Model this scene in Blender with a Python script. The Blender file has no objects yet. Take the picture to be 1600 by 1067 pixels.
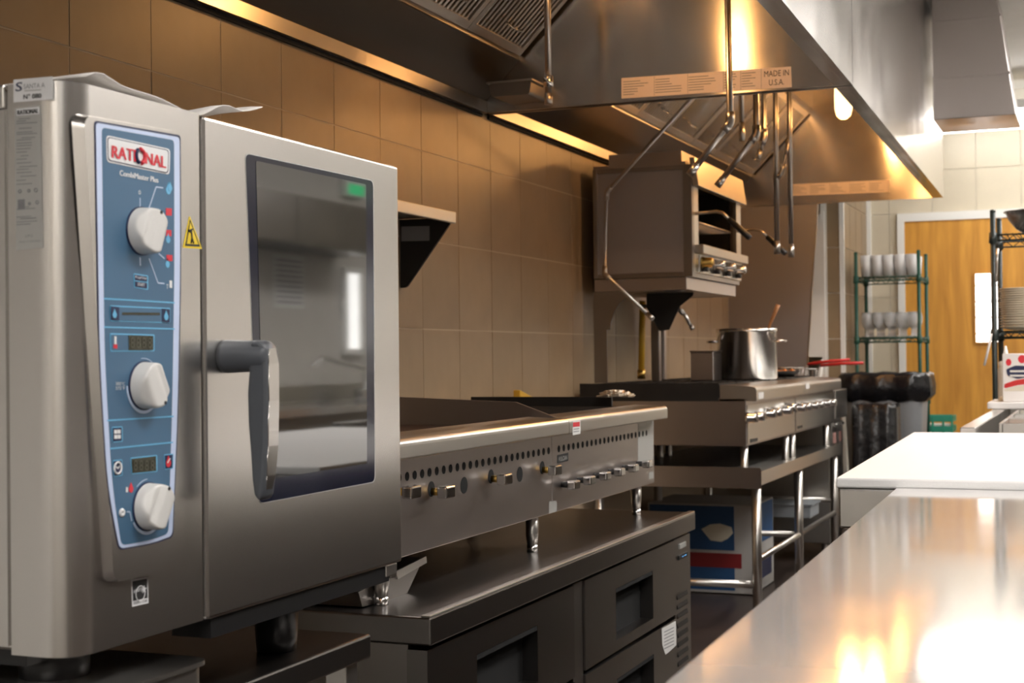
import bpy, math, random
from mathutils import Vector, Matrix
random.seed(7)
scene = bpy.context.scene
COL = scene.collection

# ------------------------------------------------------------------ camera
F_PX, VX = 2276.0, 917.0
TH = math.atan(VX / F_PX); ROLL = 0.011; CAM_H = 1.17
PITCH = math.atan((548 + ROLL * VX - 533.5) / F_PX)
FW = Vector((-math.sin(TH) * math.cos(PITCH), math.cos(TH) * math.cos(PITCH), math.sin(PITCH)))
R0 = Vector((math.cos(TH), math.sin(TH), 0)); U0 = R0.cross(FW)
RT = math.cos(ROLL) * R0 - math.sin(ROLL) * U0
UP = math.sin(ROLL) * R0 + math.cos(ROLL) * U0
CC = Vector((0, 0, CAM_H))
cam = bpy.data.cameras.new('camera'); camo = bpy.data.objects.new('camera', cam); COL.objects.link(camo)
cam.sensor_width = 36; cam.lens = F_PX / 1600 * 36; cam.clip_start = .05
camo.matrix_world = Matrix(((RT.x, UP.x, -FW.x, 0), (RT.y, UP.y, -FW.y, 0), (RT.z, UP.z, -FW.z, CAM_H), (0, 0, 0, 1)))
cam.dof.use_dof = True; cam.dof.focus_distance = 2.8; cam.dof.aperture_fstop = 8.5
scene.camera = camo

# ------------------------------------------------------------------ world, exposure
w = bpy.data.worlds.new('world'); scene.world = w; w.use_nodes = True
w.node_tree.nodes['Background'].inputs[0].default_value = (.8, .85, .9, 1)
w.node_tree.nodes['Background'].inputs[1].default_value = .3
vs = scene.view_settings
vs.view_transform = 'Standard'; vs.look = 'None'; vs.gamma = 1; vs.use_curve_mapping = False
vs.exposure = 0.25
CEIL_E = 18.5      # ceiling troffers
BULB_W = 8.5     # hood bulbs

# ------------------------------------------------------------------ measuring helpers: photo pixel -> point on a plane
def ray(x, y): return FW + RT * ((x - 800) / F_PX) + UP * ((533.5 - y) / F_PX)
def aX(x, y, X): d = ray(x, y); return CC + d * ((X - CC.x) / d.x)
def aY(x, y, Y): d = ray(x, y); return CC + d * ((Y - CC.y) / d.y)
def aZ(x, y, Z): d = ray(x, y); return CC + d * ((Z - CC.z) / d.z)

# ------------------------------------------------------------------ materials
MATS = {}
def newmat(n):
    m = bpy.data.materials.new(n); m.use_nodes = True
    return m, m.node_tree.nodes, m.node_tree.links, m.node_tree.nodes['Principled BSDF']
def plain(n, c, rough=.5, metal=0., spec=.5, noise=0., nscale=8., bump=0., bscale=60., ior=1.5, trans=0., coat=0., rand=0.):
    m, N, L, b = newmat(n)
    b.inputs['Base Color'].default_value = (*c, 1); b.inputs['Roughness'].default_value = rough
    b.inputs['Metallic'].default_value = metal; b.inputs['Specular IOR Level'].default_value = spec
    b.inputs['IOR'].default_value = ior; b.inputs['Transmission Weight'].default_value = trans
    b.inputs['Coat Weight'].default_value = coat
    src = None
    if noise or rand:
        tc = N.new('ShaderNodeTexCoord'); nz = N.new('ShaderNodeTexNoise')
        nz.inputs['Scale'].default_value = nscale; nz.inputs['Detail'].default_value = 5
        L.new(tc.outputs['Object'], nz.inputs['Vector'])
        mr = N.new('ShaderNodeMapRange'); mr.inputs[1].default_value = .25; mr.inputs[2].default_value = .75
        mr.inputs[3].default_value = 1 - noise; mr.inputs[4].default_value = 1 + noise
        L.new(nz.outputs['Fac'], mr.inputs[0]); fac = mr.outputs[0]
        if rand:
            oi = N.new('ShaderNodeObjectInfo'); m2 = N.new('ShaderNodeMapRange')
            m2.inputs[3].default_value = 1 - rand; m2.inputs[4].default_value = 1 + rand
            L.new(oi.outputs['Random'], m2.inputs[0])
            mu = N.new('ShaderNodeMath'); mu.operation = 'MULTIPLY'
            L.new(fac, mu.inputs[0]); L.new(m2.outputs[0], mu.inputs[1]); fac = mu.outputs[0]
        vm = N.new('ShaderNodeVectorMath'); vm.operation = 'SCALE'; vm.inputs[0].default_value = c
        L.new(fac, vm.inputs['Scale']); L.new(vm.outputs[0], b.inputs['Base Color'])
    if bump:
        tc = N.new('ShaderNodeTexCoord'); nz = N.new('ShaderNodeTexNoise'); nz.inputs['Scale'].default_value = bscale
        nz.inputs['Detail'].default_value = 4; L.new(tc.outputs['Object'], nz.inputs['Vector'])
        bp = N.new('ShaderNodeBump'); bp.inputs['Strength'].default_value = bump; bp.inputs['Distance'].default_value = .01
        L.new(nz.outputs['Fac'], bp.inputs['Height']); L.new(bp.outputs[0], b.inputs['Normal'])
    MATS[n] = m; return m
def steel(n, c=(.58, .56, .53), rough=.3, axis='Z', wav=.0, smudge=.07, aniso=.5, metal=1.):
    """brushed stainless: fine grain lines stretched along the brushing, soft smudges in the gloss, slight waviness"""
    m, N, L, b = newmat(n)
    b.inputs['Metallic'].default_value = 1; b.inputs['Base Color'].default_value = (*c, 1)
    b.inputs['Anisotropic'].default_value = aniso; b.inputs['Anisotropic Rotation'].default_value = .25; b.inputs['Metallic'].default_value = metal
    tc = N.new('ShaderNodeTexCoord'); mp = N.new('ShaderNodeMapping')
    mp.inputs['Scale'].default_value = {'Z': (2, 2, 140), 'Y': (2, 140, 2), 'X': (140, 2, 2)}[axis]
    L.new(tc.outputs['Object'], mp.inputs[0])
    g = N.new('ShaderNodeTexNoise'); g.inputs['Scale'].default_value = 1; g.inputs['Detail'].default_value = 3
    L.new(mp.outputs[0], g.inputs['Vector'])
    s = N.new('ShaderNodeTexNoise'); s.inputs['Scale'].default_value = 3.5; s.inputs['Detail'].default_value = 6
    L.new(tc.outputs['Object'], s.inputs['Vector'])
    r1 = N.new('ShaderNodeMapRange'); r1.inputs[1].default_value = .3; r1.inputs[2].default_value = .7
    r1.inputs[3].default_value = rough - smudge * .6; r1.inputs[4].default_value = rough + smudge
    L.new(s.outputs['Fac'], r1.inputs[0])
    r2 = N.new('ShaderNodeMapRange'); r2.inputs[3].default_value = -.006; r2.inputs[4].default_value = .006
    L.new(g.outputs['Fac'], r2.inputs[0])
    ad = N.new('ShaderNodeMath'); L.new(r1.outputs[0], ad.inputs[0]); L.new(r2.outputs[0], ad.inputs[1])
    if smudge: L.new(ad.outputs[0], b.inputs['Roughness'])
    else: b.inputs['Roughness'].default_value = rough
    tg = N.new('ShaderNodeTangent'); tg.direction_type = 'RADIAL'; tg.axis = axis if axis != 'Y' else 'Y'
    L.new(tg.outputs[0], b.inputs['Tangent'])
    if wav:
        wn = N.new('ShaderNodeTexNoise'); wn.inputs['Scale'].default_value = 2.2; wn.inputs['Detail'].default_value = 1
        L.new(tc.outputs['Object'], wn.inputs['Vector'])
        b2 = N.new('ShaderNodeBump'); b2.inputs['Strength'].default_value = wav; b2.inputs['Distance'].default_value = .05
        L.new(wn.outputs['Fac'], b2.inputs['Height'])
        L.new(b2.outputs[0], b.inputs['Normal'])
    MATS[n] = m; return m
def emis(n, c, s):
    m, N, L, b = newmat(n)
    b.inputs['Base Color'].default_value = (*c, 1); b.inputs['Emission Color'].default_value = (*c, 1)
    b.inputs['Emission Strength'].default_value = s; MATS[n] = m; return m

steel('steel', smudge=0); steel('steel_hood', (.56, .53, .50), .22, wav=.10, aniso=.8, smudge=.05)
steel('steel_oven', (.68, .66, .635), .27, smudge=0, aniso=.0)
steel('steel_top', (.82, .80, .79), .085, axis='X', wav=.006, smudge=.02, aniso=.0, metal=.6)
steel('steel_dark', (.30, .28, .265), .32, smudge=.06)
steel('steel_near_black', (.11, .09, .075), .36, smudge=.06)  # very dark steel of the hood back panels
steel('steel_base', (.22, .205, .195), .28, smudge=0)
steel('steel_warm', (.44, .40, .385), .33, smudge=0)
steel('steel_matte', (.44, .43, .45), .45, smudge=.05, aniso=.2)
steel('steel_pot', (.74, .73, .71), .22, axis='Z', smudge=.05, aniso=.75)
plain('chrome', (.75, .74, .73), .14, 1)
plain('pipe_steel', (.48, .45, .42), .28, 1)
plain('brass', (.65, .42, .12), .3, 1)
plain('black_iron', (.02, .017, .015), .55, .3, noise=.4)
plain('black_hole', (.004, .004, .004), .9)
plain('griddle_plate', (.045, .022, .015), .35, .4, noise=.4, nscale=14)
plain('black_plastic', (.012, .012, .013), .4)
plain('grey_plastic', (.085, .092, .105), .42)
plain('knob_white', (.72, .71, .69), .38)
plain('panel_blue', (.068, .158, .27), .35, noise=.06)
plain('panel_pale', (.62, .72, .95), .4)
plain('print_cyan', (.16, .5, .78), .45)
plain('print_lightblue', (.55, .66, .85), .45)
plain('print_navy', (.012, .02, .075), .4)
plain('print_white', (.85, .85, .86), .45)
plain('print_red', (.72, .03, .05), .45)
plain('faded_pink', (.42, .23, .20), .6)
plain('print_maroon', (.22, .012, .015), .5)
plain('print_grey', (.25, .25, .26), .6)
plain('print_black', (.02, .02, .02), .6)
plain('lcd', (.045, .045, .028), .25)
plain('lcd_digit', (.085, .083, .055), .4)
plain('paper', (.83, .79, .75), .8, bump=.25, bscale=18)
plain('label_white', (.80, .79, .77), .6)
plain('label_silver', (.50, .50, .48), .4, .3)
plain('label_hood', (.82, .72, .66), .5)
plain('yellow', (.86, .62, .02), .5)
plain('yellow_pipe', (.62, .36, .03), .45)
plain('oven_glass', (.010, .012, .012), .035, 0, .5, ior=2.6)
plain('glass_navy', (.006, .009, .028), .12, 0, .5, ior=1.7)
plain('tile', (.30, .215, .128), .38, rand=.05, noise=.07, nscale=9)
plain('tile_pale', (.67, .60, .47), .32, rand=.03, noise=.03)
plain('grout', (.52, .42, .30), .8)
plain('grout_pale', (.74, .70, .62), .8)
plain('wall_paint', (.64, .61, .56), .6, noise=.04)
plain('wall_pale_bounce', (.72, .70, .66), .6, noise=.04)
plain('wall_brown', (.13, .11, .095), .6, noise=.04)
plain('white_trim', (.88, .87, .84), .4)
plain('ceiling_paint', (.80, .79, .76), .8, noise=.03)
plain('floor_tile', (.05, .036, .03), .35, noise=.35, nscale=5)
plain('green_epoxy', (.012, .075, .05), .4)
plain('black_epoxy', (.012, .02, .018), .4)
plain('board_white', (.90, .89, .88), .45, bump=.05, bscale=200)
plain('clear_glass', (.95, .97, .97), .04, ior=1.45, trans=1.)
plain('glass_wrap', (.96, .95, .95), .2, trans=.2)
plain('goblet_backlit', (.97, .97, .97), .06, ior=1.4, trans=.72)  # clear glass whitened in place of light from behind
plain('bag_black', (.010, .010, .012), .2, bump=.9, bscale=16)
plain('bin_grey', (.30, .32, .34), .5)
plain('plate_cream', (.72, .67, .55), .3)
plain('red_plastic', (.62, .03, .03), .4)
plain('crate_green', (.03, .30, .20), .5)
plain('carton_white', (.82, .80, .78), .6)
plain('carton_white_shaded', (.46, .44, .42), .7)  # white card, darkened for the shade under the range stand
plain('carton_blue_shaded', (.018, .075, .20), .6)  # blue box print, darkened for the same shade
plain('bottle_white', (.80, .80, .76), .35)
plain('copper_food', (.55, .22, .06), .4, .5)
plain('foil', (.75, .68, .58), .28, .9, bump=1., bscale=55)
plain('wood_spoon', (.40, .17, .06), .5)
plain('rubber', (.02, .02, .02), .7)
emis('tube_light', (1, .97, .92), 9.0)
emis('troffer_light', (1, .965, .925), CEIL_E)
emis('window_light', (1, .99, .96), 3.0)
emis('bulb_glow', (1, .55, .18), 14.0)
emis('jar_glow', (1, .72, .38), 2.2)
emis('display_blue', (.15, .5, 1.), 2.5)
emis('exit_green', (.05, .8, .3), .8)
def wood():
    m, N, L, b = newmat('door_wood')
    tc = N.new('ShaderNodeTexCoord'); mp = N.new('ShaderNodeMapping'); mp.inputs['Scale'].default_value = (9, 9, .8)
    L.new(tc.outputs['Object'], mp.inputs[0]); nz = N.new('ShaderNodeTexNoise'); nz.inputs['Scale'].default_value = 2.
    nz.inputs['Detail'].default_value = 6; nz.inputs['Distortion'].default_value = .6; L.new(mp.outputs[0], nz.inputs['Vector'])
    cr = N.new('ShaderNodeValToRGB'); cr.color_ramp.elements[0].position = .3; cr.color_ramp.elements[1].position = .75
    cr.color_ramp.elements[0].color = (.56, .25, .04, 1); cr.color_ramp.elements[1].color = (.80, .40, .07, 1)
    L.new(nz.outputs['Fac'], cr.inputs[0]); L.new(cr.outputs[0], b.inputs['Base Color']); b.inputs['Roughness'].default_value = .4
    MATS['door_wood'] = m
wood()

# ------------------------------------------------------------------ mesh helpers
class MB:
    def __init__(s): s.v = []; s.f = []; s.s = []
    def add(s, vs_, fs, smooth=False):
        o = len(s.v); s.v += [Vector(p) for p in vs_]
        for f in fs: s.f.append([i + o for i in f]); s.s.append(smooth)
        return s
    def box(s, x0, x1, y0, y1, z0, z1):
        if x0 > x1: x0, x1 = x1, x0
        if y0 > y1: y0, y1 = y1, y0
        if z0 > z1: z0, z1 = z1, z0
        return s.add([(x0,y0,z0),(x1,y0,z0),(x1,y1,z0),(x0,y1,z0),(x0,y0,z1),(x1,y0,z1),(x1,y1,z1),(x0,y1,z1)],
                     [(0,3,2,1),(4,5,6,7),(0,1,5,4),(1,2,6,5),(2,3,7,6),(3,0,4,7)])
    def prism(s, poly, off, smooth=False):
        poly = [Vector(p) for p in poly]; off = Vector(off); n = len(poly)
        nrm = Vector((0, 0, 0))
        for i in range(n): nrm += poly[i].cross(poly[(i + 1) % n])
        if nrm.dot(off) > 0: poly = poly[::-1]
        vs_ = poly + [p + off for p in poly]
        s.add(vs_, [tuple(range(n)), tuple(range(2 * n - 1, n - 1, -1))])
        o = len(s.v) - 2 * n
        for i in range(n):
            j = (i + 1) % n; s.f.append([o + j, o + i, o + n + i, o + n + j]); s.s.append(smooth)
        return s
    def cyl(s, p0, p1, r0, r1=None, n=16, cap=True):
        p0, p1 = Vector(p0), Vector(p1); r1 = r0 if r1 is None else r1
        d = (p1 - p0).normalized(); a = d.orthogonal().normalized(); b = d.cross(a)
        ring = lambda p, r: [p + (a * math.cos(2*math.pi*i/n) + b * math.sin(2*math.pi*i/n)) * r for i in range(n)]
        s.add(ring(p0, r0) + ring(p1, r1), [(i, (i+1) % n, n + (i+1) % n, n + i) for i in range(n)], True)
        o = len(s.v) - 2 * n
        if cap:
            s.f.append([o + i for i in range(n - 1, -1, -1)]); s.s.append(False)
            s.f.append([o + n + i for i in range(n)]); s.s.append(False)
        return s
    def tube(s, pts, r, n=10):
        pts = [Vector(p) for p in pts]; a = None; rings = []
        for i, p in enumerate(pts):
            d = (pts[min(i+1, len(pts)-1)] - pts[max(i-1, 0)]).normalized()
            if a is None: a = d.orthogonal().normalized()
            else: a = (a - d * a.dot(d)).normalized()
            b = d.cross(a); rr = r[i] if isinstance(r, (list, tuple)) else r
            rings.append([p + (a * math.cos(2*math.pi*k/n) + b * math.sin(2*math.pi*k/n)) * rr for k in range(n)])
        vs_ = [q for ring in rings for q in ring]; fs = []
        for i in range(len(pts) - 1):
            for k in range(n): fs.append((i*n+k, i*n+(k+1) % n, (i+1)*n+(k+1) % n, (i+1)*n+k))
        s.add(vs_, fs, True); o = len(s.v) - len(vs_)
        s.f.append([o + k for k in range(n-1, -1, -1)]); s.s.append(False)
        s.f.append([o + len(vs_) - n + k for k in range(n)]); s.s.append(False)
        return s
    def lathe(s, prof, c=(0, 0, 0), axis=(0, 0, 1), n=28, cap=False):
        c = Vector(c); d = Vector(axis).normalized(); a = d.orthogonal().normalized(); b = d.cross(a); vs_ = []; fs = []
        for (r, h) in prof:
            vs_ += [c + d * h + (a * math.cos(2*math.pi*k/n) + b * math.sin(2*math.pi*k/n)) * max(r, 1e-5) for k in range(n)]
        for i in range(len(prof) - 1):
            for k in range(n): fs.append((i*n+k, i*n+(k+1) % n, (i+1)*n+(k+1) % n, (i+1)*n+k))
        return s.add(vs_, fs, True)
    def torus(s, c, R, r, axis=(0, 0, 1), n=28, m=8, a0=0, a1=2*math.pi):
        c = Vector(c); d = Vector(axis).normalized(); a = d.orthogonal().normalized(); b = d.cross(a)
        return s.tube([c + (a*math.cos(a0+(a1-a0)*i/n) + b*math.sin(a0+(a1-a0)*i/n))*R for i in range(n+1)], r, m)

ROOT = {}
def link(o): COL.objects.link(o); return o
def thing(name, label, cat, loc=(0, 0, 0), group=None, kind=None):
    o = link(bpy.data.objects.new(name, None)); o.location = loc; o.empty_display_size = .05
    o['label'] = label; o['category'] = cat
    if group: o['group'] = group
    if kind: o['kind'] = kind
    ROOT[o.name] = Vector(loc); return o
def mesh_of(name, mb, origin):
    me = bpy.data.meshes.new(name); me.from_pydata([tuple(v - origin) for v in mb.v], [], mb.f)
    me.polygons.foreach_set('use_smooth', mb.s); me.update(); return me
def part(name, mb, mat, parent=None, bevel=0., seg=2, label=None, loc=None, wn=False):
    origin = ROOT[parent.name] if parent else Vector(loc or (0, 0, 0))
    o = link(bpy.data.objects.new(name, mesh_of(name, mb, origin)))
    o.data.materials.append(MATS[mat])
    if parent: o.parent = parent
    else: o.location = origin
    ROOT[o.name] = origin
    if wn:
        m_ = o.modifiers.new('normals', 'WEIGHTED_NORMAL'); m_.weight = 100; m_.keep_sharp = True; o.data.set_sharp_from_angle(angle=.7)
    if bevel:
        bv = o.modifiers.new('bevel', 'BEVEL'); bv.width = bevel; bv.segments = seg; bv.limit_method = 'ANGLE'; bv.angle_limit = .6
    if label: o['label'] = label
    if name == 'fine_print': o['kind'] = 'stuff'
    return o
def single(name, mb, mat, label, cat, loc, group=None, bevel=0., kind=None):
    o = part(name, mb, mat, None, bevel, loc=loc); o['label'] = label; o['category'] = cat
    if group: o['group'] = group
    if kind: o['kind'] = kind
    return o
def struct(name, mb, mat, label=None, parent=None):
    o = part(name, mb, mat, parent)
    if not parent: o['kind'] = 'structure'
    if label: o['label'] = label
    return o
def dup(root, loc, label=None, rz=0.):
    r = root.copy(); COL.objects.link(r); r.location = loc; r.rotation_euler = (0, 0, rz)
    if label: r['label'] = label
    for ch in root.children:
        c = ch.copy(); COL.objects.link(c); c.parent = r
        for g in ch.children:
            d = g.copy(); COL.objects.link(d); d.parent = c
    return r
def rounded(pts, r, n=5):
    """fillet the corners of a planar polygon; r may be a list"""
    pts = [Vector(p) for p in pts]; out = []; N = len(pts)
    for i, p in enumerate(pts):
        rr = r[i] if isinstance(r, (list, tuple)) else r
        a, b = pts[i-1] - p, pts[(i+1) % N] - p
        rr = min(rr, a.length * .49, b.length * .49)
        if rr < 1e-5: out.append(p); continue
        pa, pb = p + a.normalized() * rr, p + b.normalized() * rr
        for k in range(n + 1):
            t = k / n; out.append(pa * (1-t)**2 + p * 2*t*(1-t) + pb * t*t)
    return out
TXT = {}
def text_mesh(s):
    if s in TXT: return TXT[s]
    cu = bpy.data.curves.new('t', 'FONT'); cu.body = s; cu.resolution_u = 3
    ob = bpy.data.objects.new('t', cu); COL.objects.link(ob)
    bpy.context.view_layer.update()
    me = bpy.data.meshes.new_from_object(ob.evaluated_get(bpy.context.evaluated_depsgraph_get()))
    vs_ = [v.co.copy() for v in me.vertices]; fs = [tuple(p.vertices) for p in me.polygons]
    bpy.data.objects.remove(ob); bpy.data.curves.remove(cu); bpy.data.meshes.remove(me)
    x0 = min(v.x for v in vs_); x1 = max(v.x for v in vs_); y0 = min(v.y for v in vs_); y1 = max(v.y for v in vs_)
    TXT[s] = ([((v.x - x0) / (x1 - x0), (v.y - y0) / (y1 - y0)) for v in vs_], fs); return TXT[s]
def lettering(s, ll, u, v, mat, parent, bold=0., name='lettering'):
    """text filling the parallelogram ll + u (width) + v (height)"""
    ll, u, v = Vector(ll), Vector(u), Vector(v); uv, fs = text_mesh(s); mb = MB()
    mb.add([ll + u * a + v * b for a, b in uv], fs)
    if bold:
        n = u.normalized()
        for k in (1, 2): mb.add([ll + n * bold * k + u.cross(v).normalized() * .00005 * k + u * a + v * b for a, b in uv], fs)
    return part(name, mb, mat, parent)

# ================================================================== SETTING
ZH_ = 2.07
WX = -2.155; TP = .3080; TZ = .3072
Y0W, Y1W, ZC, XR = -3.0, 11.0, 3.05, 2.6
struct('floor', MB().box(WX - .2, XR + .2, Y0W - .2, Y1W + .2, -.1, 0), 'floor_tile', 'dark brown tiled kitchen floor')
struct('ceiling', MB().box(WX - .2, XR + .2, Y0W - .2, Y1W + .2, ZC, ZC + .1), 'ceiling_paint', 'off white ceiling')
wl = struct('wall_left', MB().box(WX - .2, WX - .0015, Y0W - .2, Y1W + .2, 0, ZC), 'grout', 'wall of large square taupe tiles behind the cooking line')
struct('wall_left_near', MB().box(WX - .004, WX + .004, Y0W, 1.3, 0, ZH_), 'wall_pale_bounce', 'unseen pale wall sheet added to lighten the oven side')  # thin unseen sheet, added as something pale for the oven side to reflect
tme = mesh_of('tile', MB().box(-.010, 0, .0022, TP - .0022, .0022, TZ - .0022), Vector((0, 0, 0))); tme.materials.append(MATS['tile'])
for k in range(-3, 27):
    for r in range(-2, 4):
        o = link(bpy.data.objects.new('tile', tme)); o.parent = wl; o.location = (WX + random.uniform(-.0006, .0006), 2.683 + TP * k, 1.270 + TZ * r)
wb = struct('wall_back', MB().box(WX - .2, -1.39, Y1W, Y1W + .2, 0, ZC).box(-.30, XR + .2, Y1W, Y1W + .2, 0, ZC).box(-1.39, -.30, Y1W, Y1W + .2, 2.13, ZC), 'grout_pale', 'pale tiled wall around the wooden door')
bme = mesh_of('tile', MB().box(.0025, .3045, -.008, 0, .0025, TZ - .0025), Vector((0, 0, 0))); bme.materials.append(MATS['tile_pale'])
for i in range(-2, 9):
    for r in range(-1, 6):
        x = -1.42 + .307 * i; z = .963 + TZ * r
        if -1.40 < x < -.35 and z < 2.1: continue
        o = link(bpy.data.objects.new('tile', bme)); o.parent = wb; o.location = (x, Y1W, z)
struct('wall_right', MB().box(XR, XR + .2, 5.6, Y1W + .2, 0, ZC), 'wall_paint', 'plain cream wall across the kitchen')
struct('wall_right_near', MB().box(XR, XR + .2, Y0W - .2, 5.6, 0, ZC), 'wall_brown', 'unseen near half of the wall across the kitchen, made brown to cut bounced light')  # out of view; brown put on this half to cut bounce onto the tiles
struct('wall_rear', MB().box(WX - .2, XR + .2, Y0W - .2, Y0W, 0, ZC), 'wall_paint', 'plain cream wall behind the viewer')
# pillar that juts out beyond the cooking line
PX0, PX1, PY0 = -1.765, -1.512, 9.9
pl = struct('wall_pillar', MB().box(aY(1289, 500, PY0).x, aY(1318, 500, PY0).x, PY0, Y1W, 0, ZC), 'grout_pale', 'tiled pillar between the steel panel and the glass rack')
xa, xb = aY(1289, 500, PY0).x, aY(1318, 500, PY0).x
for r in range(-2, 5):
    z = 1.27 + TZ * r
    part('tile', MB().box(xa + .02, xb - .02, PY0 - .006, PY0, z + .003, z + TZ - .003), 'tile', pl)
    for k in range(4):
        part('tile', MB().box(xb, xb + .006, PY0 + .01 + .27 * k, PY0 + .275 + .27 * k, z + .003, z + TZ - .003), 'tile', pl)
struct('trim_1', MB().box(xb - .02, xb + .01, PY0 - .01, PY0 + .02, 0, 2.6), 'white_trim', 'white corner strip of the pillar')
struct('trim_2', MB().box(xa - .02, xa + .02, PY0 - .012, PY0 + .02, 0, 2.6), 'white_trim', 'white strip on the far side of the pillar face')
struct('trim_3', MB().box(xb, xb + .035, Y1W - .03, Y1W, 0, 2.6), 'white_trim', 'white strip in the corner by the door wall')
# wooden door
dx0, dx1, dz1 = -1.31, -.36, 2.13
d1 = struct('door_1', MB().box(dx0, dx1, Y1W - .03, Y1W + .02, .01, dz1), 'door_wood', 'honey coloured wooden door with a narrow wired window')
wp = aY(1524, 428, Y1W - .03); wq = aY(1561, 534, Y1W - .03)
part('pane', MB().box(wp.x, wq.x, Y1W - .034, Y1W - .03, wq.z, wp.z), 'window_light', d1)
fr = MB()
for a in (wp.x - .012, wq.x): fr.box(a, a + .012, Y1W - .045, Y1W - .03, wq.z - .012, wp.z + .012)
for a in (wp.z, wq.z - .012): fr.box(wp.x, wq.x, Y1W - .045, Y1W - .03, a, a + .012)
part('window_frame', fr, 'door_wood', d1)
for k in range(1, 5):
    z = wq.z + (wp.z - wq.z) * (k - .45) / 4.3
    part('glazing_bar', MB().box(wp.x, wq.x, Y1W - .039, Y1W - .034, z - .004, z + .004), 'copper_food', d1)
struct('trim_4', MB().box(dx0 - .05, dx0, Y1W - .04, Y1W + .02, 0, dz1 + .06).box(dx1, dx1 + .05, Y1W - .04, Y1W + .02, 0, dz1 + .06).box(dx0, dx1, Y1W - .04, Y1W + .02, dz1, dz1 + .06), 'white_trim', 'white frame around the wooden door')

# ================================================================== LIGHT FIXTURES
for i, (x, y) in enumerate(((.6, -1.2), (.6, 1.6), (.6, 4.4), (.6, 7.2), (1.6, 5.4), (-.6, -2.3), (.7, 9.2))):  # unseen ceiling panels; the last three are added as fill
    t = thing('ceiling_light', ['recessed ceiling light panel behind the viewer', 'recessed ceiling light panel over the near steel table', 'recessed ceiling light panel over the white cutting board', 'recessed ceiling light panel over the plate shelf', 'added fill light panel over the far aisle by the sink', 'added fill light panel by the rear wall for the oven side', 'added fill light panel before the wooden door'][i], 'light', (x, y, ZC), 'recessed ceiling panels')
    f = MB()
    for a, b, c, d in ((-.34, -.30, -.64, .64), (.30, .34, -.64, .64), (-.30, .30, -.64, -.60), (-.30, .30, .60, .64)):
        f.box(x + a, x + b, y + c, y + d, ZC - .03, ZC)
    part('frame', f, 'white_trim', t)
    part('diffuser', MB().box(x - .30, x + .30, y - .60, y + .60, ZC - .02, ZC - .002), 'troffer_light', t)
t = thing('tube_light', 'long white fluorescent tube light near the back wall', 'light', (-.2, 10.4, ZC))
part('housing', MB().box(-1.1, .6, 10.30, 10.50, 2.80, 2.86), 'white_trim', t)
part('diffuser', MB().prism(rounded([(-1.08, 10.31, 2.80), (-1.08, 10.49, 2.80), (-1.08, 10.46, 2.68), (-1.08, 10.34, 2.68)], .03), (1.66, 0, 0)), 'tube_light', t)
for x in (-.8, .3): part('hanger', MB().cyl((x, 10.4, 2.86), (x, 10.4, ZC), .01, n=8), 'white_trim', t)

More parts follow.
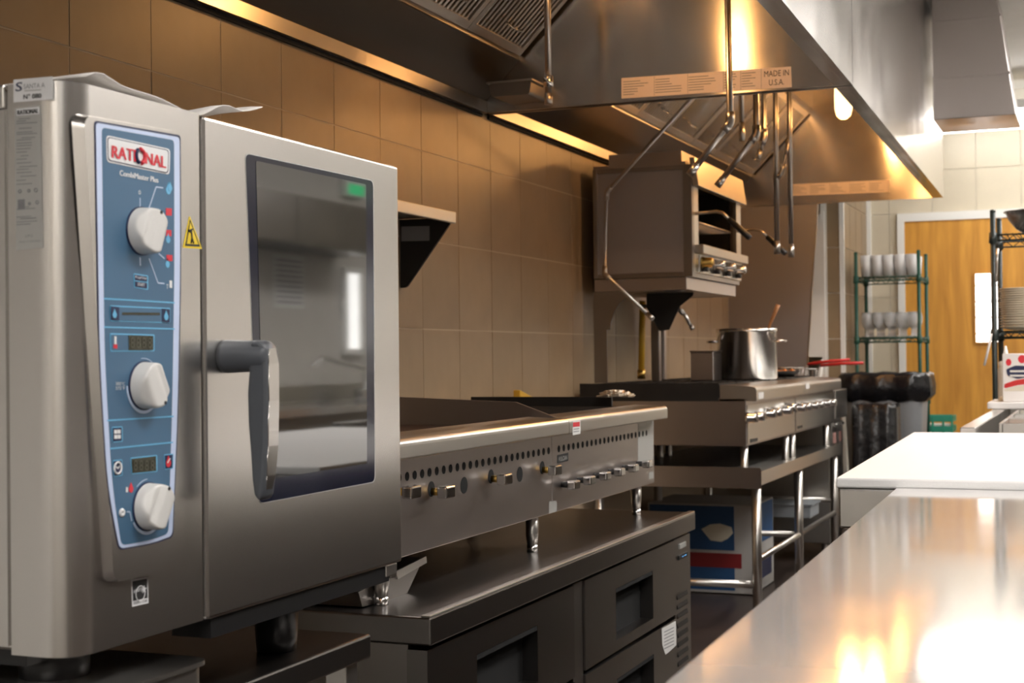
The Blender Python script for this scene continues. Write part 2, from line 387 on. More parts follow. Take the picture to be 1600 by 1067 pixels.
# ================================================================== EXHAUST HOODS
ZH = 2.092
def hood(name, label, y0, y1, fx0, fx1, nfil, fw, yfil):
    t = thing(name, label, 'exhaust hood', (-1.5, (y0 + y1) / 2, ZH))
    zt = ZC - .002
    part('front_panel', MB().prism([(fx0 - .02, y0, ZH), (fx0, y0, ZH), (fx1, y1, ZH), (fx1 - .02, y1, ZH)], (0, 0, zt - ZH)), 'steel_hood', t)
    part('front_lip', MB().prism([(fx0 - .06, y0 + .02, ZH), (fx0 - .02, y0 + .02, ZH), (fx1 - .02, y1 - .02, ZH), (fx1 - .06, y1 - .02, ZH)], (0, 0, .012)), 'steel_hood', t)
    for a, b, fx in ((y0, y0 + .02, fx0), (y1 - .02, y1, fx1)):
        part('end_panel', MB().box(WX + .004, fx - .021, a, b, ZH, zt), 'steel_hood', t)
    part('back_panel', MB().prism([(WX + .025, y0 + .021, ZH + .045), (WX + .16, y0 + .021, ZH + .185), (WX + .004, y0 + .021, ZH + .185), (WX + .004, y0 + .021, ZH + .045)], (0, y1 - y0 - .042, 0)), 'steel_near_black', t)
    part('wall_trim', MB().box(WX + .004, WX + .03, y0 + .021, y1 - .021, ZH + .0, ZH + .043), 'steel', t)
    part('gap_shadow_strip', MB().box(WX + .004, WX + .012, y0 + .021, y1 - .021, ZH - .014, ZH - .001), 'black_hole', t)  # black strip painted in for the shaded gap below the trim
    part('filter_rail', MB().box(WX + .142, WX + .162, y0 + .021, y1 - .021, ZH + .187, ZH + .207), 'steel', t)
    L = Vector((.707, 0, .707)); Nn = Vector((.707, 0, -.707)); flen = .50
    for k in range(nfil):
        ya = yfil - fw * (k + 1); yb = yfil - fw * k
        if ya < y0 + .02: break
        o = Vector((WX + .165, 0, ZH + .205))
        fm = MB()
        def bar(l0, l1, a, b, h0, h1):
            fm.prism([o + L * l0 + Nn * h0 + Vector((0, a, 0)), o + L * l1 + Nn * h0 + Vector((0, a, 0)), o + L * l1 + Nn * h0 + Vector((0, b, 0)), o + L * l0 + Nn * h0 + Vector((0, b, 0))], Nn * (h1 - h0))
        bar(0, flen, ya + .002, ya + .03, -.02, .012); bar(0, flen, yb - .03, yb - .002, -.02, .012)
        bar(0, .03, ya + .03, yb - .03, -.02, .012); bar(flen - .03, flen, ya + .03, yb - .03, -.02, .012)
        fo = part('filter', fm, 'steel', t)
        fm = MB(); n = int((fw - .06) / .030)
        for j in range(n):
            a = ya + .03 + (fw - .06) * (j + .22) / n; bar(.03, flen - .03, a, a + .015, -.012, .006)
        b = part('baffle', fm, 'steel_pot', fo); b['kind'] = 'stuff'
        fm = MB(); bar(.0, flen, ya + .002, yb - .002, -.045, -.030); part('filter_back', fm, 'black_hole', fo)
        fm = MB(); c = o + L * .09 + Nn * .012 + Vector((0, (ya + yb) / 2, 0))
        fm.tube([c + Vector((0, -.05, 0)), c + Vector((0, -.05, 0)) + Nn * .03, c + Vector((0, .05, 0)) + Nn * .03, c + Vector((0, .05, 0))], .004, 6)
        part('filter_handle', fm, 'chrome', fo)
    e = Vector((WX + .165, 0, ZH + .205)) + L * .5
    part('plenum', MB().prism([(e.x, y0 + .021, e.z), (e.x + .03, y0 + .021, e.z + .02), (e.x + .03, y0 + .021, zt - .05), (e.x, y0 + .021, zt - .05)], (0, y1 - y0 - .042, 0)), 'steel_hood', t)
    part('top_panel', MB().box(e.x, min(fx0, fx1) - .10, y0 + .021, y1 - .021, zt - .05, zt - .02), 'steel_hood', t)
    return t
h1 = hood('exhaust_hood', 'steel exhaust hood with MADE IN USA label over the griddle', -.2, 5.07, -.695, -.772, 10, .49, 5.03)  # near end lengthened out of view to keep light off the upper tiles
h2 = hood('exhaust_hood', 'farther steel exhaust hood over the broiler and range', 5.09, 9.0, -.774, -.847, 8, .49, 8.95)
def rating_strip(t, Y, tl, tr, br, bl, cells, text=None):
    q = [aY(*p, Y) for p in (tl, tr, br, bl)]
    lo = part('label_strip', MB().prism(q, (0, .001, 0)), 'label_hood', t, label='pale rating label strip along the bottom edge')
    A, U, V = q[3], q[2] - q[3], q[0] - q[3]; mk = MB()
    def cell(u0, u1, v0, v1): mk.prism([A + U*u0 + V*v0, A + U*u1 + V*v0, A + U*u1 + V*v1, A + U*u0 + V*v1], (0, -.0006, 0))
    for c in cells[1:]: cell(c - .001, c + .001, .03, .97)
    for a, b in zip(cells[:-1], cells[1:]):
        for j in range(6):
            ln = random.uniform(.35, .85); cell(a + .006, a + .006 + (b - a - .012) * ln, .16 + .125 * j, .16 + .125 * j + .035)
    part('fine_print', mk, 'print_grey', lo)
    if text:
        N_ = Vector((0, -.0012, 0))
        lettering('MADE IN', A + U*.845 + V*.56 + N_, U*.14, V*.27, 'print_black', lo)
        lettering('U.S.A.', A + U*.872 + V*.14 + N_, U*.085, V*.27, 'print_black', lo)
rating_strip(h1, 5.048, (971, 122), (1236, 104), (1237, 136), (971, 154), [.005, .2, .40, .61, .71, .828], True)
rating_strip(h2, 8.978, (1236, 288), (1390, 281), (1390, 300), (1236, 306), [.0, .2, .4, .6, .8, .99])
# grease cup and spray nozzle on the inner end of the near hood
g = thing('grease_cup', 'small steel grease cup hanging in the near hood corner', 'grease cup', aY(825, 163, 5.0))
p0, p1 = aY(785, 161, 5.0), aY(850, 135, 5.0)
gp = rounded([(p0.x + .01, 4.87, p0.z), (p1.x - .008, 4.87, p0.z), (p1.x, 4.87, p1.z), (p0.x, 4.87, p1.z)], .012)
part('cup', MB().prism(gp, (0, .175, 0)), 'steel_dark', g)
part('rim', MB().box(p0.x - .006, p1.x + .006, 4.862, 5.047, p1.z, p1.z + .006), 'steel', g)

# hood lamps: jar fixtures with warm bulbs
def hood_lamp(c, label, k=1.):
    t = thing('hood_lamp', label, 'light', c, 'jar lamps inside the hoods'); x, y, z = c
    part('socket', MB().lathe([(.0, .19), (.055, .19), (.055, .13), (.045, .12), (.045, .10), (0, .10)], c, n=20), 'steel', t)
    part('glass_jar', MB().lathe([(.042, .11), (.044, .06), (.042, -.01), (.034, -.04), (.015, -.055), (0, -.058)], c, n=20), 'jar_glow', t)
    part('bulb', MB().lathe([(.012, .10), (.014, .07), (.026, .04), (.028, .015), (.02, -.008), (0, -.018)], c, n=16), 'bulb_glow', t)
    part('stem', MB().cyl((x, y, z + .19), (x, y, ZC - .05), .012, n=10), 'steel', t)
    l = bpy.data.lights.new('lamp_light', 'POINT'); l.energy = BULB_W * k; l.color = (1, .47, .14); l.shadow_soft_size = .04
    lo = link(bpy.data.objects.new('lamp_light', l)); lo.location = (0, 0, -.09); lo.parent = t
    return t
hood_lamp((-1.33, 4.35, 2.48), 'jar lamp inside the near hood close to its labelled end', 1.05)
hood_lamp(tuple(aY(1279, 136, 6.0) + Vector((0, 0, .05))), 'jar lamp of the far hood, half hidden by the labelled end panel', .75)
hood_lamp(tuple(aY(1318, 168, 7.2)), 'glowing jar lamp in the middle of the far hood')
hood_lamp((-1.2, 8.4, 2.62), 'jar lamp near the far end of the far hood')

# ================================================================== FIRE SUPPRESSION PIPES
def pipe(label, pts, r=.0105, joints=(), tip=None):
    t = thing('suppression_pipe', label, 'pipe', pts[-1], 'fire suppression pipes under the hoods')
    part('tube', MB().tube(pts, r, 12), 'pipe_steel', t)
    for j in joints:
        p = Vector(pts[j]); d0 = (Vector(pts[j-1]) - p).normalized(); d1 = (Vector(pts[min(j+1, len(pts)-1)]) - p).normalized()
        part('elbow', MB().tube([p + d0 * .035, p + d0 * .012, p + (d0 + d1) * .002, p + d1 * .012, p + d1 * .035], r * 1.4, 12), 'pipe_steel', t)
    if tip:
        p = Vector(pts[-1]); d = (p - Vector(pts[-2])).normalized()
        part('nozzle', MB().cyl(p - d * .01, p + d * tip, r * 1.15, r * 1.25, 12), 'pipe_steel', t)
    return t
def arc(p, q, r, n=1): return [p, q, r]
ZT = ZC - .06
a = aY(857, 150, 4.75); pipe('straight suppression pipe dropping to the grease cup', [(a.x, 4.75, ZT), a], .0115, tip=.03)
part('elbow', MB().tube([a + Vector((0, 0, .07)), a + Vector((0, 0, .03))], .018, 12), 'chrome', bpy.data.objects['suppression_pipe'])
Yp = 4.6; a = aY(1141, 192, Yp); b = aY(1086, 262, Yp - .05)
pipe('suppression pipe crossing in front of the hood label, with an angled end', [(aY(1134, 2, Yp).x, Yp, ZT), a, b], .0105, (1,), .03)
Yp = 5.5; a = aY(1182, 210, Yp); b = aY(1128, 281, Yp - .05)
pipe('suppression pipe with an angled end above the broiler front', [(aY(1179, 140, Yp).x, Yp, ZT), a, b], .0115, (1,), .03)
Yp = 6.0; a = aY(1159, 195, Yp); pipe('short suppression pipe ending in a nozzle behind the label', [(a.x, Yp, ZT), a], .0105, tip=.07)
Yp = 6.3; a = aY(1194, 214, Yp); pipe('short suppression pipe with a bent nozzle beside the angled pipe', [(a.x, Yp, ZT), a, aY(1187, 238, Yp)], .0105, (1,), .03)
Yp = 6.6; a = aY(1214, 380, Yp); pipe('left of two long suppression pipes hanging above the stock pot', [(aY(1212, 140, Yp).x, Yp, ZT), a], .0115, tip=.05)
a = aY(1236, 385, Yp); pipe('right of two long suppression pipes hanging above the stock pot', [(aY(1233, 140, Yp).x, Yp, ZT), a], .0115, tip=.05)
pipe('short slanted link pipe between the two long pipes', [aY(1234, 208, 6.6), aY(1231, 230, 6.6), aY(1222, 268, 6.6), aY(1213, 282, 6.6)], .009, (1, 2))
Yp = 6.12; a = aY(948, 300, Yp); b = aY(945, 428, Yp); c = aY(1013, 492, Yp - .1)
pipe('suppression pipe running down the broiler side panel', [tuple(a + (aY(1080, 155, 5.9) - a) * 2.2), a, b, c], .0085, (1, 2), .03)
a = aY(998, 478, 6.6); b = aY(1060, 482, 6.6); pipe('bent suppression pipe under the broiler shelf', [tuple(a), tuple(b), tuple(aY(1070, 492, 6.6)), tuple(aY(1081, 512, 6.6))], .009, (1,), .01)

# ================================================================== DUCT BOX BESIDE THE FAR HOOD
t = thing('duct_box', 'panelled steel duct box hanging from the ceiling beside the far hood', 'duct', (-.56, 8.3, 2.40))
zs = [2.402, 2.625, 2.93, ZC - .002]; xr = lambda z: -.382 - (z - 2.402) / .65 * .088
for k in range(3):
    part('panel', MB().prism([(-.80, 8.0, zs[k] + .002), (xr(zs[k]), 8.0, zs[k] + .002), (xr(zs[k+1]), 8.0, zs[k+1] - .002), (-.80, 8.0, zs[k+1] - .002)], (0, .5, 0)), 'steel_warm', t, .004)
for k in (1, 2): part('seam', MB().box(-.80, xr(zs[k]) + .004, 7.994, 8.2, zs[k] - .006, zs[k] + .006), 'steel_warm', t)

# ================================================================== COMBI OVEN
OX, OY0, OY1, OZ0, OZ1 = -1.100, 1.365, 2.218, .828, 1.497
STQ = aX(580, 990, -1.13); STZ = STQ.z
ov = thing('combi_oven', 'stainless combi oven with blue control panel and glass door', 'oven', (-1.48, 1.79, STZ))
fp = [(-1.83, OY0 + .003, OZ0), (-1.185, OY0 + .003, OZ0), (-1.185, 1.63, OZ0), (-1.83, 1.63, OZ0)]
part('body', MB().box(-1.87, -1.165, OY0 + .003, OY1, OZ0 + .004, OZ1 - .004), 'steel_oven', ov, .004)
cor = rounded([(-1.186, OY0, OZ0), (OX, OY0, OZ0), (OX, 1.632, OZ0), (-1.186, 1.632, OZ0)], [0, .042, .003, 0], 10)
cs = part('control_housing', MB().prism(cor, (0, 0, OZ1 - OZ0), True), 'steel_oven', ov, wn=True)
part('side_panel', MB().box(-1.868, -1.190, OY0 - .001, OY0 + .003, OZ0 + .01, OZ1 - .03), 'steel_oven', ov)
part('side_cap', MB().box(-1.868, -1.190, OY0 - .002, OY0 + .003, OZ1 - .028, OZ1), 'steel_oven', ov, .002)
PXB = OX + .013
bz = [aX(*p, PXB) for p in ((131, 180), (286, 207), (272, 889), (178, 909))]
bz = rounded(bz, [.016, .016, .014, .014], 6)
# raised bezel with sloped flanks
inner = bz; ctr = sum(inner, Vector()) / len(inner)
outer = [Vector((OX - .001, ctr.y + (p.y - ctr.y) * 1.055, ctr.z + (p.z - ctr.z) * 1.012)) for p in inner]
nb = len(inner); mb = MB(); mb.add(inner + outer, [tuple(range(nb))[::-1]] ); mb.add(inner + outer, [(i, (i+1) % nb, nb + (i+1) % nb, nb + i) for i in range(nb)], True)
cp = part('control_panel', mb, 'steel_oven', ov)
def onpanel(pts, X): return [aX(*p, X) for p in pts]
def decal(name, pts, mat, X, parent, r=0., th=.0004, label=None):
    q = onpanel(pts, X)
    if r: q = rounded(q, r, 4)
    return part(name, MB().prism(q, (-th, 0, 0)), mat, parent, label=label)
BL = [(152, 193), (279, 216), (280, 420), (276, 640), (268, 836), (236, 848), (188, 856), (170, 760), (158, 560)]
def grow(pts, k, kx=None):
    cx = sum(p[0] for p in pts) / len(pts); cy = sum(p[1] for p in pts) / len(pts)
    return [(cx + (x - cx) * k, cy + (y - cy) * (k if kx is None else kx)) for x, y in pts]
RR = [.006, .006, .05, .05, .008, .05, .008, .05, .05]
decal('overlay_seal', grow(BL, 1.06, 1.012), 'print_navy', PXB + .0006, cp, RR)
decal('overlay_border', grow(BL, 1.03, 1.004), 'panel_pale', PXB + .0010, cp, RR)
BI = [(159.5, 199), (272, 219), (272.5, 420), (269, 640), (263, 834), (232, 844.5), (190, 852), (176, 760), (164, 560)]
decal('overlay', BI, 'panel_blue', PXB + .0014, cp, RR, label='blue control overlay')
XB = PXB + .0019; XC = XB + .0005; XD = XC + .0005
# brand plate
decal('brand_plate', [(166, 211), (266, 233), (265, 273), (167, 253)], 'print_white', XB, cp, .006)
decal('brand_line', [(168, 213.5), (264, 234.5), (263, 271), (169, 251)], 'print_navy', XC, cp, .005)
decal('brand_plate', [(169, 215), (263, 235.5), (262, 269.5), (170, 249.5)], 'print_white', XC + .0003, cp, .005)
X = XD + .0006
def word(s, ll, lr, ul, mat, X, parent, bold=0.):
    A, B, C_ = aX(*ll, X), aX(*lr, X), aX(*ul, X); lettering(s, A, B - A, C_ - A, mat, parent, bold)
word('RATI', (174.5, 246), (211, 252.5), (174.5, 227), 'print_red', X, cp, .0009)
word('NAL', (227, 255.5), (258.5, 262.5), (227, 237.5), 'print_red', X, cp, .0009)
c = aX(219.5, 244, X)
part('emblem', MB().torus(c, .0085, .0026, (1, 0, 0), 14, 6, -2.2, .9), 'print_red', cp)
part('emblem', MB().torus(c, .0085, .0026, (1, 0, 0), 12, 6, 1.3, 3.6), 'print_navy', cp)
word('CombiMaster Plus', (187, 274), (247, 285.5), (187, 265.5), 'print_white', XB + .0004, cp, .0003)
word('0', (216.5, 303.5), (220, 304), (216.5, 297), 'print_white', XB + .0004, cp)
def pline(pts, mat, X, wd=.0008, name='printed_line'):
    mb = MB(); q = [aX(*p, X) for p in pts]
    for a, b in zip(q, q[1:]):
        d = (b - a); nrm = Vector((0, -d.z, d.y)).normalized() * wd
        mb.prism([a - nrm, b - nrm, b + nrm, a + nrm], (-.0003, 0, 0))
    part(name, mb, mat, cp)
pline([(219, 309), (219, 326)], 'print_lightblue', XB); pline([(233, 325), (244, 292), (255, 293.5)], 'print_lightblue', XB)
pline([(219, 402), (219.5, 415)], 'print_lightblue', XB); pline([(233, 404), (247, 442), (257, 443)], 'print_lightblue', XB)
pline([(248, 396), (257, 404)], 'print_lightblue', XB)
def drop(x, y, s, mat, X=None):
    c = aX(x, y, X or XB); mb = MB(); n = 14
    ring = [c + Vector((0, math.cos(a) * s, math.sin(a) * s * (1.15 if math.sin(a) < 0 else 1.7) * (1 if math.sin(a) < 0 else 1))) * 1 for a in [2*math.pi*i/n for i in range(n)]]
    ring = [Vector((p.x, c.y + (p.y - c.y) * (1 if p.z < c.z else max(.12, 1 - (p.z - c.z) / (s * 1.75))), p.z)) for p in ring]
    mb.prism(ring, (-.0004, 0, 0)); part('icon', mb, mat, cp)
def sq(x, y, wx, hy, mat, X=None): decal('icon', [(x - wx, y - hy), (x + wx, y - hy * .9), (x + wx, y + hy), (x - wx, y + hy * .9)], mat, X or XB, cp)
drop(263.5, 296, .0055, 'print_cyan'); drop(266, 293, .0045, 'print_cyan', XC)
sq(264, 331, 4.5, 6, 'print_red'); sq(264, 364, 4, 5, 'print_red'); drop(263, 373.5, .0045, 'print_cyan')
sq(265, 403, 4.5, 5, 'print_red'); drop(262, 412, .0045, 'print_cyan'); word('T', (260, 451), (263, 451.5), (260, 444), 'print_white', XB, cp)
sq(267, 444, 2, 6, 'print_white')
def frame_box(a, mat, X, r=.002):     # thin outlined box with dark fill
    decal('icon_frame', a, mat, X, cp, r)
frame_box([(209, 427), (231.5, 430.5), (231.5, 453), (210, 449.5)], 'print_cyan', XB)
decal('icon', [(210.5, 429), (230, 432), (230, 440), (211, 437.5)], 'print_navy', XC, cp); decal('icon', [(211, 439.5), (230, 442), (230, 451), (211.5, 448)], 'print_navy', XC, cp)
word('Prog/Clear', (211.5, 435.5), (229.5, 438), (211.5, 430.5), 'print_white', XD, cp); word('START', (215, 446.5), (226, 448), (215, 441.5), 'print_white', XD, cp)
pline([(162.5, 466.5), (273, 473)], 'print_cyan', XB, .0009); pline([(163, 511), (273, 514)], 'print_cyan', XB, .0009)
pline([(167.5, 657), (271.5, 650.5)], 'print_cyan', XB, .0009); pline([(172, 701), (270.5, 691)], 'print_cyan', XB, .0009)
frame_box([(172, 477), (266, 481), (266, 505), (172.5, 502)], 'print_cyan', XB); decal('icon_frame', [(173.5, 479), (264.5, 483), (264.5, 503), (174, 500.5)], 'panel_blue', XC, cp, .002)
sq(180, 489.5, 6.3, 11, 'print_navy', XD); sq(259.5, 493, 6, 11, 'print_navy', XD); drop(179.5, 491, .004, 'print_cyan', XD + .0006); drop(260, 494, .0045, 'print_cyan', XD + .0006)
pline([(191, 490), (250, 490.5)], 'lcd', XD, .0016)
frame_box([(172, 520.5), (241.5, 522.5), (241.5, 549), (173, 549.5)], 'print_cyan', XB); decal('icon_frame', [(173.5, 522.5), (240, 524.5), (240, 547.2), (174.5, 547.6)], 'panel_blue', XC, cp, .002)
decal('display', [(201, 523.5), (239.5, 524.8), (239.5, 546.8), (201.5, 547)], 'lcd', XD, cp)
sq(180.5, 532, 1.6, 7, 'print_white', XD); sq(180.5, 541, 2.8, 3.5, 'print_red', XD)
def digits(x0, x1, y0, y1, n):
    for k in range(n):
        a = x0 + (x1 - x0) * (k + .15) / n; b = x0 + (x1 - x0) * (k + .8) / n
        word('8', (a, y1), (b, y1), (a, y0), 'lcd_digit', XD + .0006, cp)
digits(203, 239, 527, 544, 4)
frame_box([(175, 667), (191.5, 666), (192, 690), (176, 691.5)], 'print_cyan', XB); decal('icon', [(176.4, 668.5), (190.2, 667.6), (190.5, 688.5), (177, 689.8)], 'print_navy', XC, cp)
for dx, dy in ((-2.6, -4), (2.6, -4.3), (-2.4, 4), (2.8, 3.7)): sq(183.5 + dx, 678.5 + dy, 2.3, 3.2, 'print_white', XD)
frame_box([(176.5, 719), (191, 717.5), (191.5, 743), (178, 744.5)], 'print_cyan', XB); decal('icon', [(177.7, 720.5), (190, 719.2), (190.3, 741.5), (179, 743)], 'print_navy', XC, cp)
c = aX(184.3, 731, XD); part('icon', MB().torus(c, .0068, .0012, (1, 0, 0), 18, 5), 'print_white', cp); pline([(181.5, 729), (184.5, 732), (187.5, 728)], 'print_white', XD)
frame_box([(204, 715), (245.5, 710.5), (246, 737), (206, 741)], 'print_cyan', XB); decal('display', [(205.5, 716.7), (244, 712.5), (244.4, 735.5), (207, 739.3)], 'lcd', XC, cp); digits(208, 243, 719, 735, 4)
frame_box([(256.5, 710), (271, 708.5), (270.6, 732), (257.5, 734)], 'print_cyan', XB); decal('icon', [(257.7, 711.5), (269.8, 710.2), (269.4, 730.8), (258.5, 732.3)], 'print_navy', XC, cp); drop(263.5, 722.5, .0052, 'print_red', XD); pline([(262, 723), (266, 716)], 'print_white', XD + .0006)
word('300°C', (181, 602), (195, 602.5), (181, 596.5), 'print_white', XB, cp); word('575°F', (181, 609), (195, 609), (181, 603.5), 'print_white', XB, cp)
sq(198.5, 765, 1.5, 4, 'print_white'); drop(205, 763, .0045, 'print_red'); c = aX(190.5, 801, XB); part('icon', MB().torus(c, .0032, .0022, (1, 0, 0), 14, 5), 'print_white', cp)
pline([(198, 799.5), (203, 799.5), (206, 814)], 'print_lightblue', XB)
def arcband(cx, cy, R0_, R1_, a0, a1):
    c = aX(cx, cy, XB); mb = MB(); n = 18; q = []
    for i in range(n + 1):
        a = a0 + (a1 - a0) * i / n; q.append(c + Vector((0, math.cos(a), math.sin(a))) * R1_)
    for i in range(n, -1, -1):
        a = a0 + (a1 - a0) * i / n; wv = R1_ - (R1_ - R0_) * (1 - abs(2 * i / n - 1) * .3)
        q.append(c + Vector((0, math.cos(a), math.sin(a))) * wv)
    for i in range(n):
        mb.prism([q[i], q[i+1], q[2*n+1-i-1], q[2*n+1-i]], (-.0004, 0, 0))
    part('dial_mark', mb, 'print_lightblue', cp)
arcband(225, 602, .0305, .0345, math.pi, math.pi * 1.72); arcband(231, 791, .0305, .0345, math.pi * 1.17, math.pi * 1.72); arcband(225, 602, .0325, .0335, math.pi * .33, math.pi * .55); arcband(231, 791, .0325, .0338, math.pi * .5, math.pi * .72)
# round white knobs with a raised grip bar
def knob(px, py, ang, R=.0278):
    c = aX(px, py, PXB + .002); n, m = 44, 14; mb = MB(); vs_ = []; fs = []
    e1 = Vector((0, math.cos(ang), math.sin(ang))); e2 = Vector((0, -math.sin(ang), math.cos(ang)))
    def hgt(a, b):
        bar = 1 / (1 + math.exp((abs(b) - R * .80) / (R * .07)))
        return .012 + .011 * bar - .004 * math.exp(-((b - R * .45) / (R * .22)) ** 2)
    rs = [.0, .15, .3, .42, .52, .62, .7, .78, .86, .93, .975, 1.0]
    for r in rs:
        for k in range(n):
            t_ = 2*math.pi*k/n; a, b = R * r * math.cos(t_), R * r * math.sin(t_)
            h = hgt(a, b) - (.004 if r == 1.0 else .0012 if r > .97 else 0)
            vs_.append(c + e1 * a + e2 * b + Vector((h, 0, 0)))
    for k in range(n): t_ = 2*math.pi*k/n; vs_.append(c + (e1 * math.cos(t_) + e2 * math.sin(t_)) * R * 1.03)
    for i in range(len(rs)):
        for k in range(n): fs.append((i*n+k, (i+1)*n+k, (i+1)*n+(k+1) % n, i*n+(k+1) % n))
    mb.add(vs_, fs, True)
    kn = part('knob', mb, 'knob_white', cp, label='white round knob')
    part('pointer', MB().cyl(c + e1 * R * .88 + Vector((.018, 0, 0)), c + e1 * R * .88 + Vector((.0234, 0, 0)), .0024, n=10), 'black_plastic', kn)
    part('knob_seat', MB().cyl(c - Vector((.001, 0, 0)), c + Vector((.0012, 0, 0)), R * 1.08, n=32), 'print_navy', kn)
knob(221, 361, math.radians(68)); knob(225, 602, math.radians(-62)); knob(231, 791, math.radians(60))
# stickers
def tri(px): return [aX(*p, OX + .0006) for p in px]
st = part('warning_sticker', MB().prism(rounded(tri([(296.5, 337), (316, 389), (286, 387)]), .002, 3), (-.0005, 0, 0)), 'yellow', ov, label='yellow triangular hot-liquid warning sticker')
part('border', MB().prism(tri([(296.8, 342), (312.5, 385.5), (289, 384)]), (.0003, 0, 0)), 'print_black', st)
part('fill', MB().prism(tri([(296.9, 347.5), (309.5, 382), (291.5, 381)]), (.0006, 0, 0)), 'yellow', st)
fg = MB(); q = lambda x, y: aX(x, y, OX + .0016)
for pl_ in ([(299, 360), (300, 372), (298.5, 380)], [(300, 372), (302.5, 380)], [(299, 363), (294.5, 359)], [(295, 361), (301, 358)], [(299.2, 357.5), (299.6, 360)]):
    fg.tube([q(*p) for p in pl_], .0012, 5)
part('pictogram', fg, 'print_black', st)
es = decal('energy_sticker', [(206, 906), (231, 901.5), (232, 942), (207, 948)], 'print_white', OX + .0006, ov, label='black and white energy label')
decal('sticker_field', [(207.3, 908), (229.8, 903.8), (230.6, 934), (208, 939)], 'print_black', OX + .001, es)
c = aX(219.5, 927, OX + .0014); part('arc', MB().torus(c, .0092, .0006, (1, 0, 0), 16, 5), 'print_white', es)
A, B, C_ = aX(209, 929.5, OX + .0016), aX(226, 923, OX + .0016), aX(209, 922, OX + .0016); lettering('energy', A, B - A, C_ - A, 'print_white', es)
sm = MB(); cc_ = aX(225.5, 921, OX + .0016)
sm.prism([cc_ + Vector((0, math.cos(math.pi/2 + i*math.pi/5), math.sin(math.pi/2 + i*math.pi/5))) * (.0052 if i % 2 == 0 else .0022) for i in range(10)], (-.0003, 0, 0)); part('star', sm, 'print_white', es)
A, B, C_ = aX(208.8, 944.5, OX + .0012), aX(230, 940, OX + .0012), aX(208.8, 940.5, OX + .0012); lettering('ENERGY STAR', A, B - A, C_ - A, 'print_black', es)
# side stickers on the -Y face
SY = OY0 - .0006
def sidecal(name, pts, mat, parent, d=0., th=.0004): return part(name, MB().prism([aY(*p, SY - d) for p in pts], (0, th, 0)), mat, parent)
s1 = sidecal('asset_sticker', [(21, 124.5), (82, 119.5), (82, 155), (21.5, 160)], 'print_white', ov)
def sword(s, ll, lr, ul, mat, parent, d=.0006, bold=0.):
    A, B, C_ = aY(*ll, SY - d), aY(*lr, SY - d), aY(*ul, SY - d); lettering(s, A, B - A, C_ - A, mat, parent, bold)
sword('S', (24, 143), (33.5, 142), (25, 129), 'print_navy', s1, bold=.0004); sword('SANTA A', (37, 139), (70, 136.5), (37, 131.5), 'print_grey', s1); sidecal('fine_print', [(38, 141), (64, 139.4), (64, 141), (38, 142.6)], 'label_silver', s1, .0005)
sword('N° 080', (36.5, 155), (64, 153), (36.5, 147.5), 'print_black', s1, bold=.0003)
s2 = sidecal('rating_plate', [(22.5, 170), (63, 164.5), (67, 387), (25, 391)], 'label_silver', ov)
sidecal('plate_line', [(25.5, 170.5), (61, 166.5), (61, 178), (25.8, 181)], 'print_white', s2, .0005); sword('RATIONAL', (27, 179.5), (59.5, 176.5), (27, 172.5), 'print_black', s2, .0010, .0004)
def A_(): 
    mb = MB()
    for i, y in enumerate([185, 188.5, 192, 200, 206, 209, 215, 218, 223, 227, 232, 237, 243, 248, 254, 260, 264, 269, 275, 281, 287, 323, 326, 338, 341, 346, 350]):
        ln = random.uniform(.35, 1.); x0 = 25.8 + (0 if i % 3 else random.uniform(0, 8)); x1 = min(62.5, x0 + 34 * ln)
        mb.prism([aY(*p, SY - .0005) for p in ((x0, y - x0 * .06 + 2), (x1, y - x1 * .06 + 2), (x1, y - x1 * .06 + 3.2), (x0, y - x0 * .06 + 3.2))], (0, .0003, 0))
    return mb
part('fine_print', A_(), 'print_grey', s2)
for x, y, wd in ((31, 299, 4), (45, 298, 3.5), (56, 297, 4.5), (33, 320, 5.5), (46, 318, 3), (58, 316, 4)):
    cc_ = aY(x, y, SY - .0005); part('plate_mark', MB().torus(cc_, wd * .00047, .0006, (0, 1, 0), 12, 5), 'print_grey', s2)
sidecal('plate_mark', [(27.5, 312), (38.5, 311), (38.5, 327), (27.8, 328)], 'print_grey', s2, .0004)
sword('LPG', (40, 371), (51, 370), (40, 366.5), 'print_grey', s2, .0006); sword('Made in Germany', (30, 380.5), (63, 378), (30, 376.5), 'print_grey', s2, .0006)
# door
DY0 = 1.640
dr = part('door', MB().box(OX - .058, OX, DY0, OY1 + .004, OZ0 - .002, OZ1 - .001), 'steel_oven', ov, .005, 3, label='steel oven door with dark glass')
GL = [(384, 240), (583, 283), (585.5, 752), (405.5, 786)]
def dpoly(pts, X, r): return rounded([aX(*p, X) for p in pts], r, 6)
part('glass_trim', MB().prism(dpoly(grow(GL, 1.012, 1.006), OX + .0005, .012), (-.001, 0, 0)), 'label_silver', dr)
gl_ = part('door_glass', MB().prism(dpoly(GL, OX + .001, .011), (-.001, 0, 0)), 'glass_navy', dr, label='dark glass pane with navy border')
part('viewing_glass', MB().prism(dpoly([(400, 251), (572, 288), (573.5, 724), (412, 750)], OX + .0016, .004), (-.001, 0, 0)), 'oven_glass', dr)
